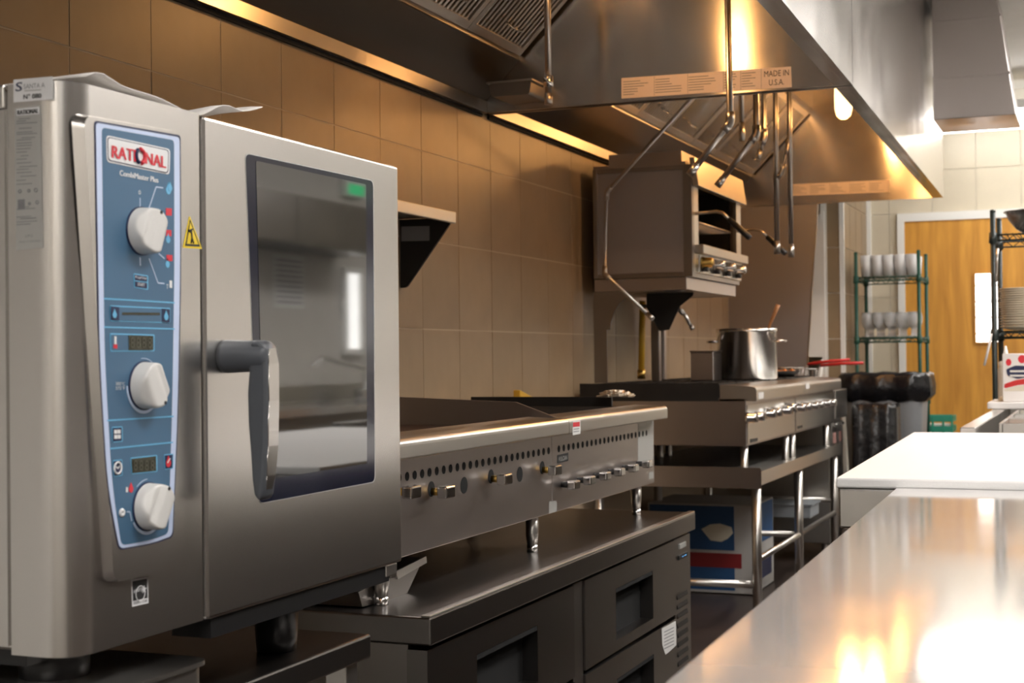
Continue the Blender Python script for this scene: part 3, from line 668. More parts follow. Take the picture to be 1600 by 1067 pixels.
# handle: stub out of the door, then a drooping grip
hy, hz = aX(352, 557, OX).y, aX(352, 557, OX).z
part('handle_hub', MB().lathe([(.0, 0), (.0225, 0), (.0225, .006), (.0215, .03), (.0205, .066), (.017, .072), (0, .074)], (OX, hy, hz), (1, 0, 0), 24), 'grey_plastic', dr)
prof = []
side = [(.0, .044), (-.02, .046), (-.05, .043), (-.09, .044), (-.13, .047), (-.165, .049), (-.185, .052)]
front = [(-.195, .060), (-.185, .066), (-.16, .070), (-.12, .0735), (-.06, .0755), (-.01, .0755), (.012, .073), (.021, .064), (.0215, .05)]
pp = [Vector((OX + x, hy - .0165, hz + z)) for z, x in side + front]
part('handle_grip', MB().prism(pp, (0, .033, 0), True), 'grey_plastic', dr, .006, 3, label='grey moulded handle')
ins = [Vector((OX + x, 0, hz + z)) for z, x in ((-.178, .0675), (-.16, .0708), (-.12, .0743), (-.06, .0763), (-.01, .0763), (.010, .0742))]
mb = MB(); hw = [.007, .011, .0125, .0125, .0125, .008]
for i in range(len(ins) - 1):
    a, b = ins[i], ins[i+1]; o4 = [a + Vector((0, hy - hw[i], 0)), a + Vector((0, hy + hw[i], 0)), b + Vector((0, hy + hw[i+1], 0)), b + Vector((0, hy - hw[i+1], 0))]
    mb.prism(o4, (-.0035, 0, 0), True)
part('handle_insert', mb, 'steel_oven', dr, label='brushed steel insert')
part('hinge', MB().box(OX - .05, OX - .005, OY1 - .045, OY1 - .005, OZ0 - .022, OZ0 - .002).box(OX - .045, OX - .01, OY1 - .02, OY1 + .004, OZ0 - .028, OZ0 - .01), 'steel', ov, .002)
a = aX(600, 243, OX - .12); part('top_latch', MB().tube([(a.x, a.y - .055, OZ1 + .006), (a.x, a.y, OZ1 + .012)], .003, 8).cyl((a.x, a.y, OZ1 - .002), (a.x, a.y, OZ1 + .030), .009, n=10).box(a.x - .012, a.x + .012, a.y - .012, a.y + .012, OZ1 + .014, OZ1 + .030), 'label_silver', ov)
part('drip_gutter', MB().box(OX - .07, OX - .008, 1.66, OY1 - .03, OZ0 - .03, OZ0 - .004), 'black_plastic', ov)
part('under_tray', MB().box(-1.83, -1.19, OY0 + .03, OY1 - .03, OZ0 - .02, OZ0 + .004), 'black_plastic', ov)
for x in (-1.21, -1.78):
    for y in (1.47, 1.995):
        part('foot', MB().lathe([(0, .0), (.031, .0), (.033, .02), (.035, .06), (.043, .064), (.043, .82 - STZ), (0, .82 - STZ)], (x, y, STZ), n=24), 'black_plastic', ov)
# stand below the oven with a rounded drip pan corner
st = thing('oven_stand', 'dark steel stand carrying the combi oven', 'stand', (-1.48, 1.75, 0))
q = STQ
part('stand_top', MB().box(-1.90, -1.13, 1.30, q.y, STZ - .04, STZ), 'steel_base', st, .004)
for x in (-1.165, -1.87):
    for y in (1.34, q.y - .04): part('leg', MB().box(x - .02, x + .02, y - .02, y + .02, 0, STZ - .041), 'steel', st, .003)
part('lower_shelf', MB().box(-1.88, -1.15, 1.32, q.y - .02, .20, .225), 'steel_base', st, .003)
for k in range(5): part('runner', MB().box(-1.85, -1.155, q.y - .075, q.y - .062, .30 + .08 * k, .315 + .08 * k), 'steel', st)
dp = thing('drip_pan', 'rounded steel drip pan tucked under the oven front', 'pan', (-1.2, 1.5, STZ))
r0 = aX(330, 1000, -1.085); pts = rounded([(-1.45, 1.41, .772), (-1.085, 1.41, .772), (-1.085, r0.y - .01, .772), (-1.45, r0.y - .01, .772)], [0, .05, .03, 0], 8)
part('pan', MB().prism([Vector((p.x, p.y, STZ)) for p in pts], (0, 0, .775 - STZ), True), 'steel', dp, wn=True)
pts2 = [Vector((p.x + .006 if p.x > -1.4 else p.x, p.y - (.006 if p.y < 1.5 else -.004), .776)) for p in pts]
part('rim', MB().prism(pts2, (0, 0, .006), True), 'steel', dp, wn=True)
# sheet of paper on top of the oven
nx, ny = 26, 8; mb = MB(); vs_ = []
yA, yB = 1.425, 1.815
for i in range(nx + 1):
    for j in range(ny + 1):
        u, v = i / nx, j / ny; y = yA + (yB - yA) * u; x = -1.115 - .17 * v
        e = max(0., min(1., (u - .60) / .22)); e = e * e * (3 - 2 * e)
        z = OZ1 + .004 + .014 * math.exp(-((u - .055) / .075) ** 2) + .008 * math.exp(-((u - .25) / .2) ** 2) + .024 * e * (.75 + .25 * math.sin(v * 4 + 1)) + .004 * math.sin(u * 19 + v * 3) * (.25 + .5 * e) + .010 * max(0, (u - .88) / .12)
        vs_.append((x + .006 * math.sin(u * 7), y + .015 * (v - .5), max(z, OZ1 + .0025)))
fs = [(i*(ny+1)+j, (i+1)*(ny+1)+j, (i+1)*(ny+1)+j+1, i*(ny+1)+j+1) for i in range(nx) for j in range(ny)]
mb.add(vs_, fs, True)
pp_ = single('paper_sheet', mb, 'paper', 'crumpled white paper sheet lying on top of the combi oven', 'paper', (-1.3, 1.64, OZ1))
sd = pp_.modifiers.new('solid', 'SOLIDIFY'); sd.thickness = .0012

# ================================================================== WALL SHELF
YS = 4.37; ws = thing('wall_shelf', 'steel wall shelf with a dark triangular bracket behind the oven', 'shelf', (WX + .1, 3.8, 1.405))
q0 = aY(712, 331, YS); q1 = aY(713, 349, YS)
part('shelf_board', MB().box(WX + .002, q0.x - .012, 3.05, YS, q0.z - .016, q0.z - .004), 'steel', ws)
part('front_lip', MB().box(q0.x - .014, q0.x, 3.05, YS + .004, q1.z, q0.z), 'steel', ws, .003)
for y in (YS - .012, 3.10):
    bo = part('bracket', MB().prism(rounded([(WX + .001, y, q0.z - .018), (q0.x - .016, y, q0.z - .018), (q0.x - .016, y, q1.z), (WX + .022, y, 1.405), (WX + .001, y, 1.405)], [0, 0, .004, .02, 0]), (0, .010, 0)), 'black_plastic', ws, label='dark triangular bracket')
    if y > 4: 
        part('bracket_label', MB().prism([aY(*p, y - .0005) for p in ((627, 354), (671, 353), (671, 376), (627, 377))], (0, .0004, 0)), 'print_grey', bo)

# ================================================================== CHEF BASE (refrigerated drawers)
CX, CY0, CY1, CZ = -1.225, 2.597, 4.62, .66
cb = thing('chef_base', 'low refrigerated drawer base of dark steel under the griddle', 'refrigerator', (-1.62, 3.6, 0))
q = aX(671, 1011, CX)
part('top', MB().box(-2.10, CX, CY0, CY1, q.z, CZ), 'steel_base', cb, .004)
part('marine_edge', MB().box(CX - .022, CX - .001, CY0 + .001, CY1 - .001, CZ - .001, CZ + .004), 'steel', cb, .002)
zb = .10; fxp = CX - .014
part('cabinet', MB().box(-2.08, fxp - .05, CY0 + .03, CY1 - .008, zb, q.z - .002), 'steel_base', cb)
part('end_strip', MB().box(-1.42, fxp - .045, CY0 + .018, CY0 + .03, zb, q.z - .004), 'steel_dark', cb)
yv = aX(897, 930, fxp).y; yv2 = aX(914, 930, fxp).y; yv3 = aX(1055, 900, fxp).y
zm = aX(914, 1052, fxp).z
def drawer(y0, y1, z0, z1, hy0, hy1, hz0, hz1):
    # front made of four strips around a recessed pull pocket
    mb = MB(); X0, X1 = fxp - .045, fxp
    mb.box(X0, X1, y0, hy0, z0, z1).box(X0, X1, hy1, y1, z0, z1).box(X0, X1, hy0, hy1, z0, hz0).box(X0, X1, hy0, hy1, hz1, z1)
    d = part('drawer', mb, 'steel_base', cb)
    part('recessed_pull', MB().box(X0, X0 + .006, hy0, hy1, hz0, hz1).prism([(X1 - .001, hy0, hz1), (X1 - .001, hy0, hz1 - .012), (X0 + .01, hy0, hz1)], (0, hy1 - hy0, 0)), 'black_hole', d, label='black recessed pull')
    return d
zt_ = q.z - .012
h = lambda x, y: aX(x, y, fxp)
drawer(CY0 + .012, yv, zm + .006, zt_, h(745, 1000).y, h(840, 1000).y, zm + .05, h(790, 1001).z)
drawer(CY0 + .012, yv, zb + .02, zm - .006, h(745, 1000).y, h(840, 1000).y, zb + .06, zm - .07)
drawer(yv2, yv3, zm + .006, zt_, h(962, 900).y, h(1020, 900).y, h(964, 1000).z, h(990, 906).z)
drawer(yv2, yv3, zb + .02, zm - .006, h(962, 900).y, h(1020, 900).y, zb + .06, zm - .07)
part('divider', MB().box(fxp - .045, fxp - .006, yv + .003, yv2 - .003, zb + .02, zt_), 'steel_dark', cb)
gr = part('vent_column', MB().box(fxp - .045, fxp - .004, yv3 + .008, CY1 - .006, zb + .02, zt_), 'steel_base', cb)
for k in range(11):
    z = h(1068, 925).z - .030 * k
    if z < zb + .05: break
    part('louvre', MB().prism([(fxp - .0035, yv3 + .03, z), (fxp - .0005, yv3 + .03, z - .012), (fxp - .003, yv3 + .03, z - .016)], (0, CY1 - .05 - yv3 - .03, 0)), 'black_plastic', gr)
A = h(1061, 875); B = h(1074, 862)
dsp = part('thermostat', MB().box(fxp - .004, fxp + .001, A.y, B.y, A.z, B.z), 'black_plastic', cb)
lettering('38', (fxp + .0016, A.y + .025, A.z + .006), (0, B.y - A.y - .04, 0), (0, 0, B.z - A.z - .012), 'display_blue', dsp)
A = h(1062, 858); B = h(1072, 846); part('model_plate', MB().box(fxp - .004, fxp + .0008, A.y, B.y, A.z, B.z), 'label_silver', cb)
stk = part('notice_sticker', MB().prism([aX(*p, fxp + .0008) for p in ((1034, 982), (1056, 970), (1057, 1008), (1040, 1023), (1035, 1008))], (-.0006, 0, 0)), 'label_white', cb, label='white torn notice sticker')
fpm = MB()
for k in range(6):
    y = 986 + 5.2 * k; fpm.prism([aX(*p, fxp + .0012) for p in ((1038, y + 1), (1053, y - 6.5), (1053, y - 5.2), (1038, y + 2.3))], (-.0003, 0, 0))
part('fine_print', fpm, 'print_grey', stk)
for y in (CY0 + .12, CY1 - .12):
    for x in (-1.40, -1.95): part('caster', MB().cyl((x - .018, y, .045), (x + .018, y, .045), .045, n=20).box(x - .024, x + .024, y - .02, y + .02, .05, .10), 'rubber', cb)

# ================================================================== GRIDDLE AND CHARBROILER
GXB, GXR = -1.35, -1.30          # body front, rail front
def zB(px, py): return aX(px, py, GXB)
GZ0 = .756; RZ0, RZ1 = .966, 1.011; SE = zB(862, 700).y; GE = zB(1022, 700).y; RE = aX(1043, 645, GXR).y; GS = 2.62
gd = thing('griddle', 'long flat top griddle with splash guards beside the oven', 'griddle', (-1.7, 3.1, CZ))
cbr = thing('charbroiler', 'gas charbroiler with six chrome knobs beyond the griddle', 'grill', (-1.7, 4.1, CZ))
def cookbody(t, y0, y1, yr1):
    part('body', MB().box(-2.02, GXB, y0, y1, GZ0, RZ0 + .01), 'steel_warm', t, .002)
    part('front_rail', MB().prism(rounded([(GXB - .06, y0, RZ1), (GXR, y0, RZ1 - .004), (GXR, y0, RZ0), (GXB - .06, y0, RZ0)], [.0, .014, .004, 0]), (0, yr1 - y0, 0)), 'steel', t)
cookbody(gd, GS, SE - .001, SE - .001); cookbody(cbr, SE + .001, GE, RE)
def legs(t, ys):
    for y in ys:
        for x in (-1.385, -1.96):
            lg = part('leg', MB().lathe([(.0, GZ0 - CZ), (.017, GZ0 - CZ), (.0165, .045), (.013, .018), (0, .018)], (x, y, CZ + (.004 if x > -1.3 else 0)), n=16), 'steel', t)
            part('leg_foot', MB().cyl((x, y, CZ), (x, y, CZ + .018), .014, n=14), 'chrome', lg)
legs(gd, (2.70, SE - .06)); legs(cbr, (GE - .09,))
# griddle plate, splash guards
part('plate', MB().box(-1.98, GXB - .062, GS + .02, SE - .02, RZ0 + .010, RZ0 + .022), 'griddle_plate', gd)
gh = RZ0 + .03
part('splash_guard', MB().box(-2.02, -1.995, GS, SE - .002, RZ0 + .011, gh), 'steel_dark', gd)
g1_, g2_, g3_ = aY(627, 620, SE), aY(808, 628, SE), aY(876, 654, SE)
zl = g1_.z + (g1_.z - g2_.z) / (g1_.x - g2_.x) * (-1.994 - g1_.x)
for y in (GS, SE - .012):
    part('splash_guard', MB().prism([(-1.994, y, RZ0 + .011), (g3_.x, y, RZ0 + .011), (g3_.x, y, g3_.z), (g2_.x, y, g2_.z), (-1.994, y, zl)], (0, .010, 0)), 'steel_warm', gd)
part('grease_trough', MB().prism([aX(*p, -1.40) for p in ((560, 925), (662, 871), (634, 932), (566, 948))], (-.30, 0, 0)), 'steel_dark', gd)
part('trough_lip', MB().prism([aX(*p, -1.395) for p in ((618, 893), (666, 869), (667, 879), (622, 905))], (-.005, 0, 0)), 'steel', gd)
# charbroiler grates
part('grate_box', MB().box(-1.98, GXB - .065, SE + .02, GE - .02, RZ0 + .010, RZ0 + .018), 'black_iron', cbr)
y = SE + .03
while y < GE - .05:
    part('grate_bar', MB().prism([(-1.97, y, RZ0 + .019), (-1.97, y + .012, RZ0 + .019), (-1.97, y + .009, RZ0 + .040), (-1.97, y + .003, RZ0 + .040)], (1.97 + GXB - .068, 0, 0)), 'black_iron', cbr); y += .026
part('back_guard', MB().box(-2.02, -1.995, SE + .002, GE, RZ0 + .011, RZ0 + .045).box(-1.994, GXB - .14, GE - .012, GE, RZ0 + .011, RZ1 + .025), 'black_iron', cbr)
# vent holes along both fronts
def holes(t, px0, px1, y_at, n):
    a, b = zB(px0, y_at(px0)), zB(px1, y_at(px1))
    for k in range(n):
        p = a.lerp(b, k / (n - 1)) if n > 1 else a
        part('vent_hole', MB().cyl((GXB - .001, p.y, p.z), (GXB + .0006, p.y, p.z), .0085, n=14), 'black_hole', t)
yl = lambda x: 738 + (x - 632) * (700 - 738) / (858 - 632)
Ya, Yb = zB(630, 740).y, zB(857, 700).y
for i in range(28):
    yy = Yb - i * .0368
    if yy < GS + .03: break
    part('vent_hole', MB().cyl((GXB - .001, yy, .9225), (GXB + .0006, yy, .9225), .0095, n=14), 'black_hole', gd)
for i in range(24):
    yy = SE + .055 + i * .0388
    if yy > GE - .05: break
    part('vent_hole', MB().cyl((GXB - .001, yy, .9225), (GXB + .0006, yy, .9225), .0095, n=14), 'black_hole', cbr)
def gknob(t, px, py, hole=True, s=1.):
    p = zB(px, py)
    if hole: part('shaft_hole', MB().cyl((GXB - .001, p.y - .004, p.z + .006), (GXB + .0008, p.y - .004, p.z + .006), .017, n=18), 'black_hole', t)
    k = part('knob', MB().box(GXB + .022, GXB + .046, p.y - .024 * s, p.y + .024 * s, p.z - .013 * s, p.z + .013 * s), 'chrome', t, .004, 3, label='chrome lever knob')
    part('knob_shaft', MB().cyl((GXB, p.y, p.z), (GXB + .022, p.y, p.z), .0085, n=12), 'black_plastic' if not hole else 'brass', k)
for px, py in ((620, 768), (675, 768), (768, 748), (848, 734)): gknob(gd, px, py)
for px, py in ((725, 758), (812, 741)): p = zB(px, py); part('shaft_hole', MB().cyl((GXB - .001, p.y, p.z), (GXB + .0008, p.y, p.z), .019, n=18), 'black_hole', gd)
for px, py in ((878, 757), (903, 750), (928, 743), (951, 737), (973, 731), (995, 724.5)): gknob(cbr, px, py, False, .9)
def plate(t, pts, X, mat, name='badge', label=None): return part(name, MB().prism([aX(*p, X) for p in pts], (-.0006, 0, 0)), mat, t, label=label)
b_ = plate(cbr, ((871, 711), (888, 707), (888, 720), (871, 724)), GXB + .0008, 'print_black')
A, B, C_ = aX(873, 721, GXB + .0014), aX(886, 718, GXB + .0014), aX(873, 714, GXB + .0014); lettering('VULCAN', A, B - A, C_ - A, 'label_silver', b_)
rs = plate(cbr, ((895, 658.5), (907, 657), (907, 677.5), (895, 680)), GXR + .0008, 'label_white', 'caution_sticker', 'red and white caution sticker'); plate(rs, ((895.5, 660), (906, 659), (906, 666), (895.5, 667)), GXR + .0013, 'print_red', 'sticker_band')
plate(rs, ((896.5, 670), (905, 668.8), (905, 670), (896.5, 671.2)), GXR + .0013, 'print_grey', 'fine_print'); plate(rs, ((896.5, 674), (905, 672.8), (905, 674), (896.5, 675.2)), GXR + .0013, 'print_grey', 'fine_print')
plate(gd, ((858, 784), (870, 782), (870, 799), (858, 802)), GXB + .0008, 'label_silver'); plate(cbr, ((1014, 738), (1021, 736.5), (1021, 747), (1014, 749)), GXB + .0008, 'label_silver')
plate(cbr, ((997, 660), (1021, 656), (1021, 718), (997, 724)), GXB + .0004, 'label_silver', 'end_plate')
# crumpled foil on the charbroiler end and little foil scraps
def crumple(name, c, sx, sy, sz, mat, label, cat):
    mb = MB(); n, m = 14, 20; vs_ = []; fs = []; c = Vector(c); rnd = random.Random(3)
    for i in range(n + 1):
        for j in range(m):
            ph = math.pi / 2 * i / n; t_ = 2*math.pi*j/m; k = 1 + rnd.uniform(-.16, .16)
            vs_.append(c + Vector((sx * math.cos(t_) * math.cos(ph) * k, sy * math.sin(t_) * math.cos(ph) * k, sz * math.sin(ph) * k + .0005)))
    for i in range(n):
        for j in range(m): fs.append((i*m+j, i*m+(j+1) % m, (i+1)*m+(j+1) % m, (i+1)*m+j))
    mb.add(vs_, fs); return single(name, mb, mat, label, cat, tuple(c))
p = aZ(982, 629, RZ1 + .024); crumple('foil_scrap', (-1.46, GE - .055, RZ1 + .0255), .06, .03, .022, 'foil', 'crumpled foil on the far corner of the charbroiler', 'foil')
crumple('foil_scrap', (GXB - .075, SE + .05, RZ0 + .041), .02, .03, .006, 'foil', 'thin foil scrap next to the slanted splash guard', 'foil')
# yellow gas line on the wall behind
yp = thing('gas_pipe', 'yellow gas pipe with a valve low on the tiled wall', 'pipe', aX(815, 630, -2.11))
a, b = aX(838, 633, -2.11), aX(898, 628, -2.11)
part('pipe', MB().tube([a, (a.x, b.y, a.z + .0)], .014, 10), 'yellow_pipe', yp)
p = aX(823, 622, -2.11); part('valve', MB().prism([aX(*q_, -2.09) for q_ in ((813, 631), (813, 609), (833, 620), (833, 631))], (-.03, 0, 0)), 'yellow_pipe', yp, .004)
hs = thing('gas_hose', 'yellow gas hose hanging down behind the range', 'hose', aY(1002, 596, 6.75))
part('hose', MB().tube([aY(1004, 470, 6.75), aY(1003, 530, 6.75), aY(1002, 590, 6.75)], .015, 12), 'yellow_pipe', hs)
part('collar', MB().tube([aY(1002, 578, 6.75), aY(1002, 592, 6.75)], .02, 12), 'brass', hs)

# ================================================================== RANGE ON ITS STAND
SX, SY0, SY1, SZ = -1.335, 6.12, 8.20, .678
es_ = thing('equipment_stand', 'steel equipment stand with tube legs under the range', 'stand', (-1.73, 7.15, 0))
part('stand_top', MB().box(-2.12, SX - .003, SY0 + .003, SY1, SZ - .055, SZ - .02), 'steel', es_)
part('front_edge', MB().box(SX - .003, SX, SY0, SY1, SZ - .062, SZ - .004), 'steel', es_)
e0, e1 = aY(1197, 731, SY0), aY(1197, 764, SY0)
part('end_edge', MB().prism(rounded([(-2.12, SY0, e1.z), (SX, SY0, e1.z), (SX, SY0, e0.z), (-2.12, SY0, e0.z)], [0, 0, .012, 0]), (0, .003, 0)), 'steel_warm', es_)
zb0 = .16; zr = .25
for x in (SX - .035, -2.08):
    for y in (SY0 + .06, SY0 + 1.0, SY1 - .05):
        lg = part('leg', MB().cyl((x, y, .03), (x, y, SZ - .056), .021, n=16), 'steel', es_)
        part('leg_foot', MB().lathe([(0, 0), (.016, 0), (.022, .012), (.018, .03), (0, .03)], (x, y, 0), n=14), 'chrome', lg)
zt1 = aY(1100, 910, SY0 + .06).z; zt2 = aX(1265, 862, SX - .035).z
part('stretcher', MB().cyl((-2.08, SY0 + .06, zt1), (SX - .035, SY0 + .06, zt1), .017, n=14), 'steel', es_)
part('stretcher', MB().cyl((SX - .035, SY0 + .06, .29), (SX - .035, SY1 - .05, .29), .014, n=14), 'steel', es_)
part('stretcher', MB().cyl((-2.08, SY1 - .05, .36), (SX - .035, SY1 - .05, .36), .014, n=14), 'steel', es_)
part('stretcher', MB().cyl((-2.08, SY0 + 1., .29), (SX - .035, SY0 + 1., .29), .014, n=14), 'steel', es_)
RX = -1.388; RG0 = .782; RT0, RT1 = .985, 1.030; RYm = aX(1241, 620, RX).y; RY1 = aX(1302, 620, RX).y
RYS = aX(1166, 660, RX).y
def range_unit(name, label, y0, y1, badge, kn):
    t = thing(name, label, 'stove', (-1.75, (y0 + y1) / 2, SZ))
    part('body', MB().box(-2.12, RX, y0, y1, RG0, RT0), 'steel_warm', t, .003)
    part('front_rail', MB().prism(rounded([(-1.50, y0, RT1 + .012), (RX + .045, y0, RT1 + .004), (RX + .045, y0, RT0 - .012), (-1.50, y0, RT0 - .012)], [0, .02, .004, 0]), (0, y1 - y0, 0)), 'steel', t)
    part('top_tray', MB().box(-2.12, -1.501, y0, y1, RT0 + .001, RT1 - .006), 'black_iron', t)
    k = 0
    for i in range(3):
        for j in range(3):
            xa_, ya_ = -2.10 + .20 * i, y0 + .02 + (y1 - y0 - .04) / 3 * j; L_ = (y1 - y0 - .04) / 3 - .01
            gm = MB()
            for q_ in (0, 1): gm.box(xa_ + .01, xa_ + .19, ya_ + q_ * (L_ - .014), ya_ + q_ * (L_ - .014) + .014, RT1 - .005, RT1 + .018)
            for q_ in (0, 1): gm.box(xa_ + .01 + q_ * .166, xa_ + .024 + q_ * .166, ya_, ya_ + L_, RT1 - .005, RT1 + .018)
            gm.box(xa_ + .02, xa_ + .18, ya_ + L_ / 2 - .006, ya_ + L_ / 2 + .006, RT1 + .004, RT1 + .018).box(xa_ + .094, xa_ + .106, ya_ + .01, ya_ + L_ - .01, RT1 + .004, RT1 + .018)
            part('grate', gm, 'black_iron', t)
    part('vent_slot', MB().box(RX - .001, RX + .0008, y0 + .05, y1 - .04, .940, .955), 'black_hole', t)
    fp_ = part('front_panel', MB().box(RX, RX + .004, y0 + .012, y1 - .012, RG0 + .01, RT0 - .03), 'steel', t)
    for px, py in kn:
        p = aX(px, py, RX + .03)
        ko = part('knob', MB().lathe([(0, .045), (.016, .045), (.020, .038), (.021, .015), (.024, .010), (.024, .0), (0, 0)], (RX + .005, p.y, p.z), (1, 0, 0), 18), 'chrome', t, label='chrome round knob')
        part('knob_grip', MB().box(RX + .045, RX + .056, p.y - .006, p.y + .006, p.z - .018, p.z + .018), 'chrome', ko, .003)
    q_ = [aX(*p_, RX + .0050) for p_ in badge]
    part('badge', MB().prism(q_, (-.0006, 0, 0)), 'print_black', fp_)
    for y in (y0 + .08, y1 - .08):
        for x in (RX - .03, -2.05): part('leg', MB().lathe([(0, RG0 - SZ + .02), (.018, RG0 - SZ + .02), (.016, .01), (.019, .0), (0, 0)], (x, y, SZ - .02), n=14), 'steel', t)
    return t
range_unit('gas_range', 'gas range unit with a black end plate, nearest the griddle', RYS, RYm - .001, ((1172, 692), (1184, 689), (1184, 684), (1172, 686)), ((1175, 653), (1186, 651), (1205, 646), (1214, 644), (1230, 641), (1236, 637)))
range_unit('gas_range', 'second gas range unit, beside the fryer', RYm + .001, RY1, ((1246, 670), (1254, 668), (1254, 664), (1246, 666)), ((1252, 637), (1261, 635), (1273, 634), (1281, 632.5), (1293, 630), (1300, 629)))
part('end_plate', MB().box(-2.13, -1.505, RYS - .004, RYS - .001, RT0 - .012, RT1 + .02), 'black_iron', bpy.data.objects['gas_range'])
for px, py, nm in ((1189, 622, 'gas_range'), (1262, 607, 'gas_range.001')):
    p = aX(px, py - 4, RX + .045); part('rail_label', MB().box(RX + .0445, RX + .0457, p.y - .05, p.y + .05, p.z - .014, p.z + .014), 'label_white', bpy.data.objects[nm])

# pot, spoon, block, skillet
PC = Vector((-1.60, 7.05, RT1 + .019))
pt = thing('stock_pot', 'tall steel stock pot standing on the range', 'pot', PC)
Rp, Hp = .146, .248
part('pot_body', MB().lathe([(0, 0), (Rp - .006, 0), (Rp, .008), (Rp, Hp - .02), (Rp + .003, Hp - .018), (Rp + .003, Hp), (Rp - .004, Hp), (Rp - .005, .012), (0, .012)], PC, n=48), 'steel_pot', pt)
for s_ in (1, -1):
    d = Vector((RT.x, RT.y * 1, 0)).normalized() * s_; e = Vector((-d.y, d.x, 0))
    if s_ > 0: d = (d * .85 - e * -.0 + Vector((.3, -.45, 0))).normalized(); e = Vector((-d.y, d.x, 0))
    c = PC + Vector((0, 0, Hp * .75))
    part('handle', MB().tube([c + d * (Rp - .002) + e * .045, c + d * (Rp + .03) + e * .045, c + d * (Rp + .042) + e * .03, c + d * (Rp + .042) - e * .03, c + d * (Rp + .03) - e * .045, c + d * (Rp - .002) - e * .045], .006, 8), 'chrome', pt)
a = aY(1201, 512, 7.05); b = aY(1216, 476, 7.05)
sp = thing('wooden_spoon', 'wooden spoon handle sticking out of the stock pot', 'spoon', PC + Vector((0.03, 0, .02)))
part('handle', MB().tube([(a.x - .06, 7.05, PC.z + .02), a, a.lerp(b, .6), b], [.007, .007, .009, .011], 10), 'wood_spoon', sp)
q0, q1 = aY(1083, 548, 6.75), aY(1119, 592, 6.75)
tn = thing('steel_canister', 'plain dark steel block container behind the stock pot', 'container', ((q0.x + q1.x) / 2, 6.75, RT1 + .019))
part('body', MB().box(q0.x, q1.x, 6.70, 6.86, RT1 + .019, q0.z - .008), 'steel_warm', tn, .004); part('lid', MB().box(q0.x - .003, q1.x + .003, 6.697, 6.863, q0.z - .008, q0.z), 'steel_warm', tn, .002)
sk = thing('skillet', 'shallow pan of browned food at the end of the range', 'pan', (-1.62, 7.93, RT1 + .019))
part('pan', MB().lathe([(0, 0), (.09, 0), (.125, .03), (.128, .03), (.092, -.0), (0, .004)], (-1.62, 7.85, RT1 + .021), n=28), 'black_iron', sk)
for k in range(9):
    a_ = k * 2.4; r_ = .018 + .008 * k; part('food', MB().lathe([(0, .026 + .004 * (k % 3)), (.016, .022), (.024, .008), (.02, -.004)], (-1.62 + r_ * math.cos(a_), 7.85 + r_ * math.sin(a_), RT1 + .03), n=9), 'copper_food', sk)

# cheesemelter broiler on arched riser
BY0, BX0, BX1, BZ0, BZ1 = 6.2, -2.075, -1.640, 1.535, 1.985
BY1 = aX(1158, 400, BX1).y
bw = thing('broiler', 'wall height steel broiler with open front and long handles', 'oven', (-1.85, 6.6, BZ0 - .1))
part('side_panel', MB().box(BX0, BX1 - .02, BY0, BY0 + .02, BZ0, BZ1), 'steel_matte', bw)
fr = MB()
for a_, b_2, c_, d_ in ((BX0 - .02, BX0, BZ0 - .02, BZ1 + .02), (BX1 - .04, BX1, BZ0 - .02, BZ1 + .02)): fr.box(a_, b_2, BY0 - .012, BY0 + .02, c_, d_)
fr.box(BX0, BX1 - .04, BY0 - .012, BY0 - .0, BZ1 - .0, BZ1 + .02).box(BX0, BX1 - .04, BY0 - .012, BY0 - .0, BZ0 - .02, BZ0)
part('side_frame', fr, 'steel_dark', bw, .002)
part('far_side', MB().box(BX0, BX1 - .02, BY1 - .02, BY1, BZ0, BZ1), 'steel_warm', bw)
part('back', MB().box(BX0 - .02, BX0, BY0 + .02, BY1, BZ0, BZ1), 'steel_dark', bw)
part('top', MB().box(BX0 - .02, BX1 - .03, BY0 - .0, BY1, BZ1 + .021, BZ1 + .035), 'steel_warm', bw)
part('bottom', MB().box(BX0, BX1 - .01, BY0 + .02, BY1, BZ0 - .02, BZ0), 'steel_dark', bw)
part('top_riser', MB().box(BX0 + .05, BX1 - .05, BY0 + .01, BY1, BZ1 + .035, BZ1 + .085), 'steel_warm', bw)
# front: frame with an opening, slanted visor, control strip
zo0, zo1 = aX(1130, 392, BX1).z, aX(1110, 300, BX1).z
part('front_frame', MB().box(BX1 - .02, BX1, BY0 + .021, BY0 + .10, BZ0, BZ1).box(BX1 - .02, BX1, BY1 - .09, BY1, BZ0, BZ1).box(BX1 - .02, BX1, BY0 + .10, BY1 - .09, zo1, BZ1), 'steel', bw, .002)
ct = part('control_strip', MB().box(BX1 - .02, BX1 + .004, BY0 + .10, BY1 - .09, BZ0, zo0 - .03), 'steel', bw, .002)
part('shelf_lip', MB().box(BX1 - .02, BX1 + .04, BY0 + .03, BY1 - .02, zo0 - .045, zo0 - .005), 'steel', bw, .003)
part('visor', MB().prism([(BX1 + .005, BY0 - .005, BZ1 - .075), (BX1 + .03, BY0 - .005, BZ1 - .075), (BX1 + .012, BY0 - .005, BZ1 + .05), (BX1 - .012, BY0 - .005, BZ1 + .05)], (0, BY1 - BY0 + .01, 0)), 'steel', bw, .003)
part('cavity', MB().box(BX0 + .02, BX1 - .05, BY0 + .03, BY1 - .03, BZ0 + .005, BZ0 + .01).box(BX0 + .005, BX0 + .01, BY0 + .03, BY1 - .03, BZ0 + .01, BZ1 - .01).box(BX0 + .02, BX1 - .05, BY0 + .021, BY0 + .026, BZ0 + .01, BZ1 - .01).box(BX0 + .02, BX1 - .05, BY1 - .026, BY1 - .021, BZ0 + .01, BZ1 - .01).box(BX0 + .02, BX1 - .05, BY0 + .03, BY1 - .03, BZ1 - .014, BZ1 - .008), 'black_iron', bw)
rk = MB()
zr_ = (zo0 + zo1) / 2 - .02
